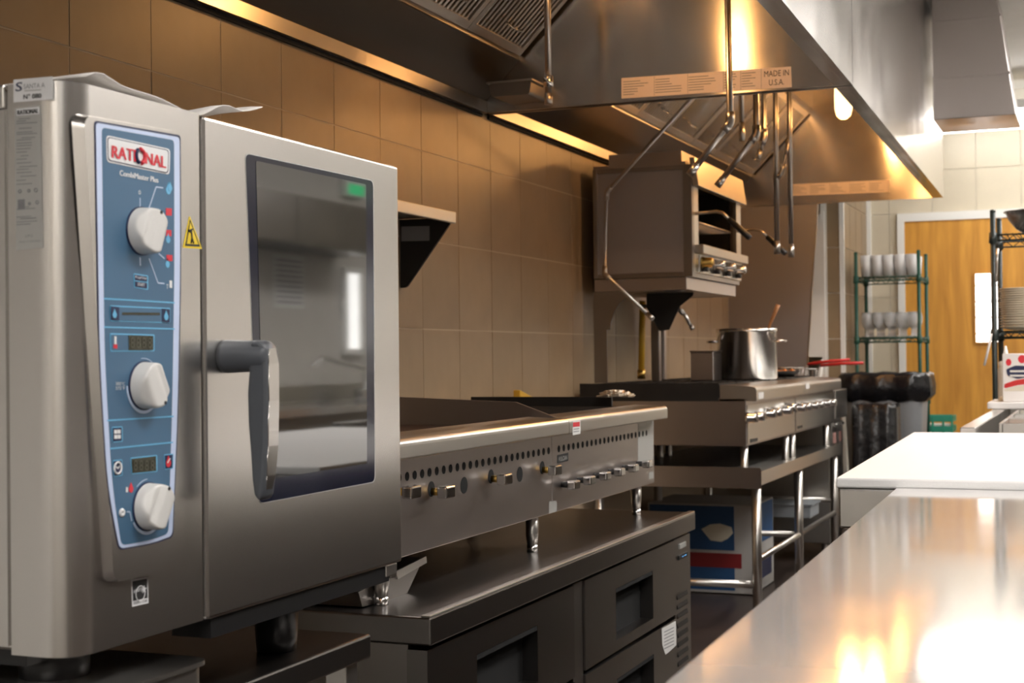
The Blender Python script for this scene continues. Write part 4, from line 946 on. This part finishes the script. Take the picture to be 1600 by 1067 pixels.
for k in range(14): yq = BY0 + .11 + (BY1 - BY0 - .21) * k / 13; rk.cyl((BX0 + .05, yq, zr_), (BX1 - .03, yq, zr_), .004, n=6)
rk.cyl((BX1 - .03, BY0 + .10, zr_), (BX1 - .03, BY1 - .1, zr_), .006, n=6)
part('rack', rk, 'pipe_steel', bw)
for i, (a0_, a1_, a2_) in enumerate((((1092, 335), (1127, 336), (1153, 362)), ((1152, 349), (1178, 351), (1206, 377)))):
    yh = BY0 + (.06 if i == 0 else BY1 - BY0 - .08); A0 = Vector((BX1, yh, aX(1095, 336, BX1).z - (.0 if i == 0 else .02)))
    hnd = part('lever', MB().tube([A0, A0 + Vector((.09, 0, .004)), A0 + Vector((.12, 0, -.004)), A0 + Vector((.15, -.0, -.035))], .007, 8), 'pipe_steel', bw)
    part('lever_grip', MB().tube([A0 + Vector((.145, 0, -.03)), A0 + Vector((.15, 0, -.035)), A0 + Vector((.235, 0, -.115)), A0 + Vector((.24, 0, -.12))], [.008, .013, .014, .010], 10), 'black_plastic', hnd)
for k in range(4):
    yq = BY0 + .15 + (BY1 - BY0 - .28) * k / 3; zq = (BZ0 + zo0 - .03) / 2
    ko = part('knob', MB().lathe([(0, .05), (.014, .05), (.022, .04), (.024, .01), (.028, 0), (0, 0)], (BX1 + .004, yq, zq), (1, 0, 0), 16), 'brass' if k == 0 else 'chrome', bw, label='shiny round broiler knob'); part('knob_skirt', MB().cyl((BX1 + .004, yq, zq - .028), (BX1 + .03, yq, zq - .03), .012, n=10), 'black_plastic', ko)
# riser with arched side plates and bracket shelf
rs_ = thing('broiler_riser', 'steel riser with arched side plates holding the broiler above the range', 'stand', (-1.9, 6.6, RT1 + .02))
zs0 = RT1 + .021; zs1 = BZ0 - .022
part('shelf', MB().box(BX0 - .02, BX1 - .03, BY0 - .005, BY1, zs1 - .055, zs1), 'steel_warm', rs_, .002)
def arch(y):
    xa_, xb_ = BX0 - .025, BX0 + .30; zc = aY(960, 515, y).z; pts = [(xa_, zs0), (xa_ + .06, zs0), (xa_ + .06, zc)]
    cx = xa_ + .075; r_ = .165; 
    pts += [(xa_ + .078, zc)]
    for k in range(9): a_ = math.pi - math.pi / 2 * k / 8; pts.append((xa_ + .078 + .155 + .155 * math.cos(a_), zc + .165 * math.sin(a_)))
    pts += [(xb_, zc + .165), (xb_, zs1 - .057), (xa_, zs1 - .057)]
    return [(x, y, z) for x, z in pts]
for y in (BY0 - .004, BY1 - .03): part('side_plate', MB().prism(arch(y), (0, .012, 0)), 'steel_dark', rs_)
part('post', MB().box(BX0 - .02, BX0 + .04, BY1 - .017, BY1 + .02, zs0, zs1 - .057), 'steel_warm', rs_, .002)
part('back_post', MB().box(aY(1018, 560, 6.62).x, aY(1030, 560, 6.62).x, 6.62, 6.66, zs0, zs1 - .057), 'steel_dark', rs_, .002)
part('arm', MB().prism([aY(*p, 6.5) for p in ((1010, 452), (1085, 446), (1082, 462), (1062, 478), (1045, 515), (1030, 517), (1010, 480))], (0, .012, 0)), 'black_iron', rs_)

# steel end panel closing the cooking line
YE = 8.985
ep = thing('splash_panel', 'tall grey steel splash panel with a slanted edge at the end of the cooking line', 'panel', (-1.9, YE, 0))
a, b = aY(1276, 309, YE), aY(1259, 585, YE)
part('panel', MB().prism([(WX + .005, YE, .3), (b.x - .02, YE, .3), (b.x, YE, b.z), (a.x, YE, ZH - .003), (WX + .005, YE, ZH - .003)], (0, .012, 0)), 'steel_matte', ep)
part('edge_strip', MB().prism([(b.x, YE - .004, b.z), (b.x + .008, YE - .004, b.z), (a.x + .008, YE - .004, ZH - .003), (a.x, YE - .004, ZH - .003)], (0, .02, 0)), 'steel', ep)

# fryer with two baskets
FX = -1.40; FY0 = RY1 + .03; FY1 = FY0 + .40
fy = thing('fryer', 'small steel fryer at the end of the range', 'fryer', (-1.75, (FY0 + FY1) / 2, 0))
part('cabinet', MB().box(-2.10, FX - .02, FY0, FY1, .1, .80), 'steel', fy, .004)
part('head', MB().box(-2.10, FX + .02, FY0, FY1, .80, .965), 'steel', fy, .006)
part('tank', MB().box(-2.06, FX - .08, FY0 + .03, FY1 - .03, .966, .97), 'black_iron', fy)
for k in range(2):
    part('door', MB().box(FX - .02, FX - .005, FY0 + .01 + .195 * k, FY0 + .195 + .195 * k, .14, .78), 'steel', fy, .003)
    part('door_handle', MB().cyl((FX + .004, FY0 + .06 + .2 * k, .765), (FX + .004, FY0 + .14 + .2 * k, .765), .009, n=10), 'chrome', fy)
    part('door_label', MB().box(FX - .005, FX - .004, FY0 + .05 + .2 * k, FY0 + .14 + .2 * k, .66, .72), 'faded_pink', fy, label='faded pink warning label')
for y in (FY0 + .05, FY1 - .05):
    for x in (FX - .06, -2.05): part('leg', MB().cyl((x, y, 0), (x, y, .1), .02, n=12), 'steel', fy)
for i, (p, q_) in enumerate((((1262, 569), (1328, 562)), ((1282, 571), (1349, 567)))):
    Yb_ = FY0 + .08 + .19 * i; bk = thing('fryer_basket', ['wire fryer basket with the left red handle', 'wire fryer basket with the right red handle'][i], 'basket', (-1.8, Yb_ + .08, .972), 'fryer baskets')
    A, B = aY(*p, Yb_ + .07), aY(*q_, Yb_ + .07)
    part('handle', MB().tube([A, A.lerp(B, .5) + Vector((0, 0, .004)), B], .009, 8), 'red_plastic', bk)
    wm = MB(); x0_, x1_, y0_, y1_, z0_, z1_ = A.x - .30, A.x - .02, Yb_, Yb_ + .14, .975, A.z - .02
    for z in (z0_ + .004, z1_): wm.tube([(x0_, y0_, z), (x1_, y0_, z), (x1_, y1_, z), (x0_, y1_, z), (x0_, y0_, z)], .004, 6)
    for k in range(8):
        x = x0_ + (x1_ - x0_) * k / 7
        for y in (y0_, y1_): wm.cyl((x, y, z0_), (x, y, z1_), .002, n=5)
    for k in range(5):
        y = y0_ + (y1_ - y0_) * k / 4
        for x in (x0_, x1_): wm.cyl((x, y, z0_), (x, y, z1_), .002, n=5)
        wm.cyl((x0_, y, z0_ + .003), (x1_, y, z0_ + .003), .002, n=5)
    wm.tube([(x1_, (y0_ + y1_) / 2, z0_ + .02), (x1_ + .005, (y0_ + y1_) / 2, z1_), A], .004, 6)
    part('wire_basket', wm, 'pipe_steel', bk)

# cardboard boxes under the stand
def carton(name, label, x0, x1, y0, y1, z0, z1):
    t = thing(name, label, 'box', ((x0 + x1) / 2, (y0 + y1) / 2, z0)); part('box', MB().box(x0, x1, y0, y1, z0, z1), 'carton_white_shaded', t, .003); return t
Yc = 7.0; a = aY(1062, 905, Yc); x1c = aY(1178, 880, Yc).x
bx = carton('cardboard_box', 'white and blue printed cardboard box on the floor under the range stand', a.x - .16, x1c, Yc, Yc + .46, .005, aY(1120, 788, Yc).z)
part('front_print', MB().box(a.x - .15, x1c - .095, Yc - .002, Yc, .215, aY(1120, 788, Yc).z - .008), 'carton_blue_shaded', bx); part('front_print', MB().box(a.x - .15, x1c - .095, Yc - .002, Yc, .02, .13), 'carton_blue_shaded', bx)
part('red_band', MB().box(a.x - .15, x1c - .06, Yc - .003, Yc, .13, .20), 'print_maroon', bx); part('side_print', MB().box(x1c, x1c + .002, Yc + .02, Yc + .44, .24, aY(1120, 788, Yc).z - .008), 'carton_blue_shaded', bx)
part('side_print', MB().box(x1c, x1c + .002, Yc + .05, Yc + .40, .06, .18), 'print_navy', bx)
pc = aY(1122, 832, Yc); blob = [(pc.x + .075 * math.cos(k * .7) * (1 + .2 * math.sin(k * 2.1)), Yc - .004, pc.z + .045 * math.sin(k * .7)) for k in range(9)]
part('picture', MB().prism(blob, (0, .002, 0)), 'plate_cream', bx)
t = thing('low_tray', 'pale shallow tray on the lower rail behind the box', 'tray', (-1.72, 7.75, .29)); part('tray', MB().box(-2.0, -1.42, 7.70, 7.95, .305, .37), 'bin_grey', t, .004); part('rim', MB().box(-2.01, -1.41, 7.69, 7.96, .37, .378), 'bin_grey', t)

# ================================================================== ISLAND: NEAR STEEL TABLE, CUTTING BOARD UNIT, COLD WELL
tb = thing('steel_table', 'near stainless steel table top filling the lower right', 'table', (0, 1.4, 0))
TZ_ = .90; n0, n1 = aZ(1040, 1067, TZ_), aZ(1402, 762, TZ_); dxy = (n1 - n0) / (n1.y - n0.y); s0 = n0 + dxy * (.2 - n0.y)
tp = [(s0.x, .2, TZ_), (.62, .2, TZ_), (.62, n1.y - .02, TZ_), (n1.x, n1.y, TZ_)]
part('table_top', MB().prism(tp, (0, 0, -.004)), 'steel_top', tb)
part('edge', MB().prism([(s0.x, .2, TZ_ - .005), (s0.x + .02, .2, TZ_ - .005), (n1.x + .02, n1.y, TZ_ - .005), (n1.x, n1.y, TZ_ - .005)], (0, 0, -.045)).prism([(n1.x + .02, n1.y, TZ_ - .005), (n1.x + .02, n1.y - .02, TZ_ - .005), (.62, n1.y - .042, TZ_ - .005), (.62, n1.y - .022, TZ_ - .005)], (0, 0, -.045)), 'steel', tb)
for x in (-.27, .55):
    for y in (.35, n1.y - .12): part('leg', MB().cyl((x, y, 0), (x, y, TZ_ - .006), .02, n=14), 'steel', tb)
part('under_shelf', MB().box(-.29, .57, .3, n1.y - .08, .22, .25), 'steel_dark', tb)
# cutting board unit
Zb = .918; k0, k1 = aZ(1306, 746, Zb), aZ(1427, 675, Zb)
cu_ = thing('prep_refrigerator', 'steel prep refrigerator carrying the white cutting board', 'refrigerator', (0, 4, 0))
y0u = k0.y + .004
part('cabinet', MB().box(k0.x + .09, .45, y0u + .05, 4.78, .12, .80), 'steel_base', cu_)
part('top_rim', MB().box(k0.x + .004, .45, y0u, 4.80, .815, Zb - .022), 'steel_oven', cu_, .004)
part('drip_channel', MB().box(k0.x + .03, .44, y0u + .03, 4.79, .803, .8145), 'steel', cu_)
for x in (k0.x + .16, .38):
    for y in (y0u + .12, 4.7): part('caster', MB().cyl((x - .02, y, .06), (x + .02, y, .06), .06, n=18), 'rubber', cu_)
single('cutting_board', MB().prism([(k0.x, k0.y, Zb), (.46, k0.y + .01, Zb), (.46, k1.y, Zb), (k1.x, k1.y, Zb)], (0, 0, -.021)), 'board_white', 'large bright white cutting board beyond the steel table', 'cutting board', (0, 4, Zb - .02), bevel=.004)
# cold well
Zw = .93; w0 = aZ(1497, 672, Zw); XW = w0.x - .01; WY0, WY1 = 4.86, 6.75
cw = thing('cold_well', 'steel cold well counter with sunken pans near the plate shelf', 'counter', (0, 5.8, 0))
part('cabinet', MB().box(XW + .03, .5, WY0 + .03, WY1, .1, .80), 'steel_dark', cw)
wr = MB()
wr.box(XW, XW + .05, WY0, WY1, .80, Zw).box(.45, .5, WY0, WY1, .80, Zw).box(XW + .05, .45, WY0, WY0 + .03, .80, Zw - .03).box(XW + .05, .45, WY1 - .05, WY1, .80, Zw)
part('rim', wr, 'steel_oven', cw, .004); part('well_floor', MB().box(XW + .05, .45, WY0 + .03, WY1 - .05, .80, .81), 'steel', cw)
kpan = 0
for j in range(3):
    for i in range(2):
        x0_, y0_ = XW + .10 + .36 * i, WY0 + .30 + .40 * j
        t = thing('food_pan', ['first', 'second', 'third'][j] + ' steel food pan in the ' + ('left' if i == 0 else 'right') + ' row of the cold well', 'pan', (x0_ + .16, y0_ + .18, .81), 'food pans in the cold well')
        pm = MB()
        for a_, b_2, c_, d_ in ((0, .012, 0, .36), (.318, .33, 0, .36), (.012, .318, 0, .012), (.012, .318, .348, .36)): pm.box(x0_ + a_, x0_ + b_2, y0_ + c_, y0_ + d_, .812, .93)
        part('wall', pm, 'steel', t, .002); part('base', MB().box(x0_ + .012, x0_ + .318, y0_ + .012, y0_ + .348, .812, .816), 'steel', t)
        part('contents', MB().box(x0_ + .013, x0_ + .317, y0_ + .013, y0_ + .347, .817, .86 + .02 * ((i + j) % 2)), ('copper_food', 'plate_cream', 'label_white')[(i + 2 * j) % 3], t)
bd0, bd1 = aZ(1541, 628, .975), None
single('cutting_board', MB().box(XW - .02, .42, WY1 - .36, WY1 + .06, Zw + .002, Zw + .03), 'board_white', 'small white board across the far end of the cold well', 'cutting board', (0, WY1, Zw), bevel=.004)
# things standing on the far board
Zf = Zw + .0305
p = aY(1572, 600, 6.62); sb = thing('squeeze_bottle', 'cream squeeze bottle with a pointed tip beside the carton', 'bottle', (p.x, 6.62, Zf))
part('bottle', MB().lathe([(0, 0), (.032, 0), (.034, .01), (.034, .13), (.028, .15), (.02, .155), (0, .155)], (p.x, 6.62, Zf), n=20), 'bottle_white', sb)
part('cap', MB().lathe([(.031, .148), (.031, .165), (.014, .172), (.011, .20), (.004, .235), (0, .235)], (p.x, 6.62, Zf), n=18), 'bottle_white', sb)
a, b = aY(1567, 612, 6.45), aY(1612, 552, 6.45)
ct_ = thing('drink_carton', 'white carton printed with strawberries and a navy badge', 'carton', ((a.x + b.x) / 2, 6.47, Zf))
part('carton', MB().box(a.x, b.x, 6.45, 6.52, Zf, b.z), 'carton_white', ct_, .002)
def cdec(nm, c, r1, r2, mat, d=.0012):
    c = aY(*c, 6.45); part(nm, MB().prism([(c.x + r1 * math.cos(2*math.pi*k/18), 6.45 - d, c.z + r2 * math.sin(2*math.pi*k/18)) for k in range(18)], (0, d, 0)), mat, ct_)
cdec('strawberry', (1576, 566), .011, .015, 'print_red'); cdec('strawberry', (1597, 561), .016, .017, 'print_red')
for nm, pts_, mt in (('badge', ((1572, 577), (1586, 571), (1611, 572), (1611, 588), (1590, 592), (1574, 587)), 'print_navy'), ('printed_swirl', ((1569, 600), (1586, 594), (1611, 590), (1611, 599), (1588, 602), (1569, 607)), 'red_plastic'), ('printed_swirl', ((1569, 608), (1588, 603), (1611, 600), (1611, 611), (1569, 611)), 'plate_cream')):
    part(nm, MB().prism(rounded([aY(*p_, 6.4490) for p_ in pts_], .008, 4), (0, .001, 0)), mt, ct_)
for k in range(2):
    A = aY(1578, 580 + 7 * k, 6.4475); part('fine_print', MB().box(A.x, A.x + .065, A.y - .0004, A.y, A.z - .004, A.z + .004), 'label_white', ct_)
p = aZ(1556, 615, Zf); single('folded_cloth', MB().prism(rounded([(XW + .02, 6.50, Zf + .0005), (XW + .13, 6.50, Zf + .0005), (XW + .14, 6.72, Zf + .0005), (XW + .01, 6.72, Zf + .0005)], .02), (0, 0, .018)), 'plate_cream', 'cream folded cloth at the corner of the far board', 'cloth', (XW + .07, 6.6, Zf), bevel=.006)

# plate shelf: black wire rack
def wire_rack(name, label, mat, xs, ys, ztop, shelves, xw=.0):
    t = thing(name, label, 'shelf', ((xs[0] + xs[1]) / 2, (ys[0] + ys[1]) / 2, 0))
    for x in xs:
        for y in ys:
            po = part('post', MB().cyl((x, y, .02), (x, y, ztop), .0125, n=12), mat, t); part('post_cap', MB().lathe([(0, ztop + .008), (.012, ztop + .004), (.0135, ztop - .004), (0, ztop - .005)], (x, y, 0), n=12), mat, po)
            part('foot', MB().cyl((x, y, 0), (x, y, .02), .016, n=10), 'rubber', po)
    for z in shelves:
        sm_ = MB()
        for zz in (z - .030, z - .004): sm_.tube([(xs[0], ys[0], zz), (xs[1], ys[0], zz), (xs[1], ys[1], zz), (xs[0], ys[1], zz), (xs[0], ys[0], zz)], .0042, 6)
        n = int((xs[1] - xs[0]) / .028)
        for k in range(1, n): x = xs[0] + (xs[1] - xs[0]) * k / n; sm_.cyl((x, ys[0], z), (x, ys[1], z), .0028, n=5)
        for yy in (ys[0], ys[1]):
            m_ = int((xs[1] - xs[0]) / .06)
            for k in range(m_):
                x = xs[0] + (xs[1] - xs[0]) * k / m_; d_ = (xs[1] - xs[0]) / m_ / 2
                sm_.tube([(x, yy, z - .030), (x + d_, yy, z - .004), (x + 2 * d_, yy, z - .030)], .0025, 5)
        for x in (xs[0], xs[1]):
            m_ = 6; d_ = (ys[1] - ys[0]) / 12
            for k in range(m_): y = ys[0] + 2 * d_ * k; sm_.tube([(x, y, z - .030), (x, y + d_, z - .004), (x, y + 2 * d_, z - .030)], .0025, 5)
        sh = part('wire_shelf', sm_, mat, t)
        for x in xs:
            for y in ys: part('collar', MB().lathe([(.0126, -.04), (.019, -.036), (.017, .012), (.0126, .012)], (x, y, z - .004), n=12), mat, sh)
    return t
WYR = 7.0; pxp = aY(1552, 400, WYR)
zsa, zsb = aY(1556, 369, WYR).z + .01, aY(1556, 517, WYR).z
wire_rack('wire_shelf', 'black wire shelf holding plates at the right edge', 'black_epoxy', (pxp.x, pxp.x + .76), (WYR, WYR + .46), aY(1549, 330, WYR).z, (zsa, zsb, .45))
# mixing bowl on top shelf
bc = Vector((pxp.x + .20, WYR + .20, zsa + .004))
mbw = thing('mixing_bowl', 'wide steel mixing bowl on the top wire shelf', 'bowl', bc)
part('bowl', MB().lathe([(0, 0), (.07, .0), (.11, .03), (.145, .075), (.155, .105), (.165, .107), (.165, .111), (.151, .110), (.14, .08), (.10, .034), (0, .006)], bc, n=40), 'steel_pot', mbw)
ORD = 'first second third fourth fifth sixth seventh eighth ninth tenth eleventh twelfth thirteenth fourteenth fifteenth sixteenth seventeenth'.split()
# plates: each one an object
plm = MB().lathe([(0, .003), (.075, .003), (.105, .012), (.130, .019), (.132, .016), (.108, .007), (.08, 0), (0, 0)], n=30)
me = mesh_of('dinner_plate', plm, Vector()); me.materials.append(MATS['plate_cream'])
k = 0
for sx_ in (.145, .42):
    z = zsb + .004
    for i in range(17):
        o = link(bpy.data.objects.new('dinner_plate', me)); o.location = (pxp.x + sx_ + random.uniform(-.003, .003), WYR + .18 + random.uniform(-.003, .003), z); z += .0105 if i > 3 else .0125
        o['label'] = 'cream dinner plate, ' + ORD[i] + ' from the bottom of the ' + ('left' if sx_ < .2 else 'right') + ' plate stack'; o['category'] = 'plate'; o['group'] = ('left' if sx_ < .2 else 'right') + ' stack of dinner plates'
# ladle hanging on the post and chain
t = thing('hanging_ladle', 'steel ladle hanging from the wire shelf post', 'ladle', (pxp.x + .03, WYR - .02, 1.30)); a = aY(1559, 388, WYR - .03); b = aY(1556, 440, WYR - .03)
part('handle', MB().tube([a + Vector((.0, 0, .0)), a.lerp(b, .5), b], .006, 8), 'pipe_steel', t)
t = thing('hanging_tag', 'thin pale strip dangling beside the wire shelf post', 'strip', aY(1540, 570, WYR - .012)); part('strip', MB().tube([aY(1550, 521, WYR - .012), aY(1543, 550, WYR - .012), aY(1538, 571, WYR - .012)], .006, 6), 'label_white', t)

# ================================================================== GLASS RACK IN THE CORNER
GY = 9.95; g0 = aY(1337, 393, GY); g1 = aY(1435, 395, GY)
gz1, gz2, gz3 = aY(1436, 430, GY).z, aY(1436, 526, GY).z, .86
wire_rack('glass_rack', 'green wire rack of glasses beside the wooden door', 'green_epoxy', (g0.x, g1.x), (GY, GY + .45), g0.z - .01, (gz1, gz2, gz3, .2))
gm = MB().lathe([(0, 0), (.030, 0), (.031, .003), (.008, .010), (.006, .05), (.02, .065), (.034, .09), (.036, .13), (.031, .165), (.0295, .165), (.034, .13), (.032, .092), (.018, .069), (0, .062)], n=16)
gme = mesh_of('goblet', gm, Vector()); gme.materials.append(MATS['goblet_backlit'])
tm = MB().lathe([(0, 0), (.028, 0), (.036, .15), (.0345, .15), (.027, .006), (0, .006)], n=16); tme2 = mesh_of('tumbler', tm, Vector()); tme2.materials.append(MATS['glass_wrap'])
wrapm = MB()
for (nm, me_, z, word_, grp, tilt) in (('tumbler', tme2, gz1, 'frosted tumbler on the rack top shelf', 'tumblers on the top shelf', .0), ('goblet', gme, gz2, 'clear goblet on the rack middle shelf', 'goblets on the middle shelf', 0), ('tumbler', tme2, gz3, 'frosted tumbler on the shelf behind the black bag', 'tumblers on the low shelf', 0)):
    for j in range(4):
        for i in range(5):
            o = link(bpy.data.objects.new(nm, me_)); o.location = (g0.x + .055 + (g1.x - g0.x - .11) * i / 4, GY + .07 + .1 * j, z + .0035); o['label'] = word_ + ', ' + ORD[j] + ' row back, ' + ORD[i] + ' from the left'; o['category'] = 'glass'; o['group'] = grp
            if nm == 'tumbler' and z == gz1: o.scale = (1.1, 1.1, .95)

# ================================================================== BINS AND CRATE
BYn = 9.25; b0, b1 = aY(1316, 600, BYn), aY(1455, 600, BYn)
def bin_(label, x0, x1, y0, y1, zt, bagz, matbin):
    t = thing('trash_bin', label, 'bin', ((x0 + x1) / 2, (y0 + y1) / 2, 0)); cx, cy = (x0 + x1) / 2, (y0 + y1) / 2; ax, ay = (x1 - x0) / 2, (y1 - y0) / 2
    ring = lambda kx, ky, z, wob=0: [(cx + ax * kx * max(-1, min(1, 1.25 * math.cos(2*math.pi*i/40))) * (1 + wob * math.sin(i * 2.3) * .04), cy + ay * ky * max(-1, min(1, 1.25 * math.sin(2*math.pi*i/40))) * (1 + wob * math.cos(i * 1.7) * .04), z + wob * .008 * math.sin(i * 1.9)) for i in range(40)]
    def shell(levels, mat, nm):
        vs_ = []; fs = []
        for l in levels: vs_ += ring(*l)
        for a_ in range(len(levels) - 1):
            for i in range(40): fs.append((a_*40+i, a_*40+(i+1) % 40, (a_+1)*40+(i+1) % 40, (a_+1)*40+i))
        part(nm, MB().add(vs_, fs, True), mat, t)
    shell([(.0, .0, .0), (.72, .72, .0), (.88, .88, zt)], matbin, 'tub')
    shell([(.89, .89, bagz, 1), (1.0, 1.0, bagz + .04, 1.5), (1.02, 1.02, bagz + .09, 1), (.98, .98, zt - .01, 1.2), (.93, .93, zt + .012, .6), (.86, .86, zt + .002, .4), (.80, .80, zt - .10, .4), (.3, .3, zt - .2, 0)], 'bag_black', 'bin_liner')
    return t
bin_('large grey trash bin with a black liner in front of the glass rack', b0.x, b1.x, BYn - .25, BYn + .27, aY(1390, 585, BYn).z, aY(1390, 625, BYn).z, 'bin_grey')
c0, c1 = aY(1338, 680, 8.78), aY(1407, 680, 8.78)
bin_('smaller black lined bin standing next to the fryer', c0.x, c1.x, 8.55, 8.85, aY(1372, 634, 8.7).z, .25, 'black_plastic')
Yg = 10.5; a, b = aY(1440, 700, Yg), aY(1489, 650, Yg)
gc = thing('green_crate', 'green plastic crate on the floor below the door', 'crate', ((a.x + b.x) / 2, Yg + .1, 0))
zc_ = b.z
cm = MB(); W_ = b.x - a.x
for z in (zc_ - .02, zc_ - .09, .30, .15, .02): cm.box(a.x, b.x, Yg, Yg + .012, z - .02, z + .02).box(a.x, b.x, Yg + .24, Yg + .252, z - .02, z + .02).box(a.x, a.x + .012, Yg + .012, Yg + .24, z - .02, z + .02).box(b.x - .012, b.x, Yg + .012, Yg + .24, z - .02, z + .02)
for x in (a.x, a.x + W_ * .33, a.x + W_ * .66, b.x - .014): cm.box(x, x + .014, Yg - .002, Yg + .01, 0, zc_)
part('crate_wall', cm, 'crate_green', gc); part('base', MB().box(a.x + .013, b.x - .013, Yg + .013, Yg + .239, .002, .012), 'crate_green', gc); part('contents', MB().box(a.x + .02, b.x - .02, Yg + .02, Yg + .23, .02, zc_ - .06), 'label_white', gc)

# white panel left of the pillar, raised to brighten the shaded alcove
t = thing('alcove_panel', 'white panel in the gap before the pillar, made tall to brighten the shaded wall', 'panel', (-1.95, 9.8, 0)); a = aY(1262, 640, 9.75); b = aY(1287, 330, 9.75)
part('panel', MB().prism([(a.x, 9.75, 1.15), (b.x, 9.75, 1.15), (b.x, 9.75, b.z), (a.x + .02, 9.75, b.z - .06)], (0, .02, 0)), 'white_trim', t); part('strut', MB().tube([(a.x + .02, 9.76, .7), (b.x - .02, 9.76, 1.13)], .014, 8), 'white_trim', t)
part('post', MB().box(b.x - .02, b.x, 9.752, 9.772, 0, 1.14), 'white_trim', t)

# ================================================================== ACROSS THE KITCHEN (seen in reflections)
t = struct('window_1', MB().box(XR - .02, XR - .005, 8.82, 9.0, 1.24, 1.76), 'window_light', 'bright window across the kitchen')
ft = MB().box(XR - .04, XR - .004, 8.78, 8.82, 1.2, 1.8).box(XR - .04, XR - .004, 9.0, 9.04, 1.2, 1.8).box(XR - .04, XR - .004, 8.82, 9.0, 1.76, 1.8).box(XR - .04, XR - .004, 8.82, 9.0, 1.2, 1.24)
part('window_frame', ft, 'white_trim', t)
t = thing('exit_sign', 'green lit exit sign high on the wall across the kitchen', 'sign', (XR - .03, 8.9, 2.28)); part('housing', MB().box(XR - .06, XR - .004, 8.78, 9.05, 2.29, 2.41), 'white_trim', t); part('face', MB().box(XR - .064, XR - .06, 8.8, 9.03, 2.30, 2.37), 'exit_green', t)
sk_ = thing('sink_counter', 'steel sink counter along the wall across the kitchen', 'counter', (2.2, 7.8, 0))
part('top', MB().box(1.85, XR - .01, 6.4, 9.6, .86, .90), 'steel_top', sk_); part('front', MB().box(1.90, 1.92, 6.42, 9.58, .1, .86), 'steel_dark', sk_); part('backsplash', MB().box(XR - .03, XR - .006, 6.4, 9.6, .90, 1.0), 'steel', sk_)
for y in (6.5, 8.0, 9.5): part('leg', MB().cyl((1.88, y, 0), (1.88, y, .86), .02, n=12), 'steel', sk_)
t = thing('faucet', 'tall chrome faucet on the sink counter', 'faucet', (2.4, 8.75, .90)); part('spout', MB().tube([(2.4, 8.75, .90), (2.4, 8.75, 1.06), (2.38, 8.7, 1.10), (2.3, 8.0, 1.18), (2.28, 7.85, 1.13)], .014, 10), 'chrome', t); part('valve', MB().box(2.36, 2.44, 8.66, 8.84, .9005, .97), 'chrome', t, .01)
sh = thing('wall_cabinet', 'long dark steel wall cabinet across the kitchen', 'cabinet', (2.4, 7.9, 1.86)); part('body', MB().box(2.25, XR - .006, 7.0, 8.72, 1.86, 2.16), 'steel_base', sh)
for k in range(3): part('door', MB().box(2.23, 2.249, 7.01 + .57 * k, 7.57 + .57 * k, 1.87, 2.15), 'steel_base', sh)
nb_ = thing('notice_board', 'white ruled notice sheet on the wall across the kitchen', 'sign', (XR - .01, 8.1, 1.54)); part('sheet', MB().box(XR - .010, XR - .004, 7.9, 8.28, 1.50, 1.84), 'label_white', nb_)
for k in range(9): part('ruled_line', MB().box(XR - .012, XR - .010, 7.93, 8.25, 1.53 + .033 * k, 1.543 + .033 * k), 'print_grey', nb_)
bpy.context.view_layer.update()
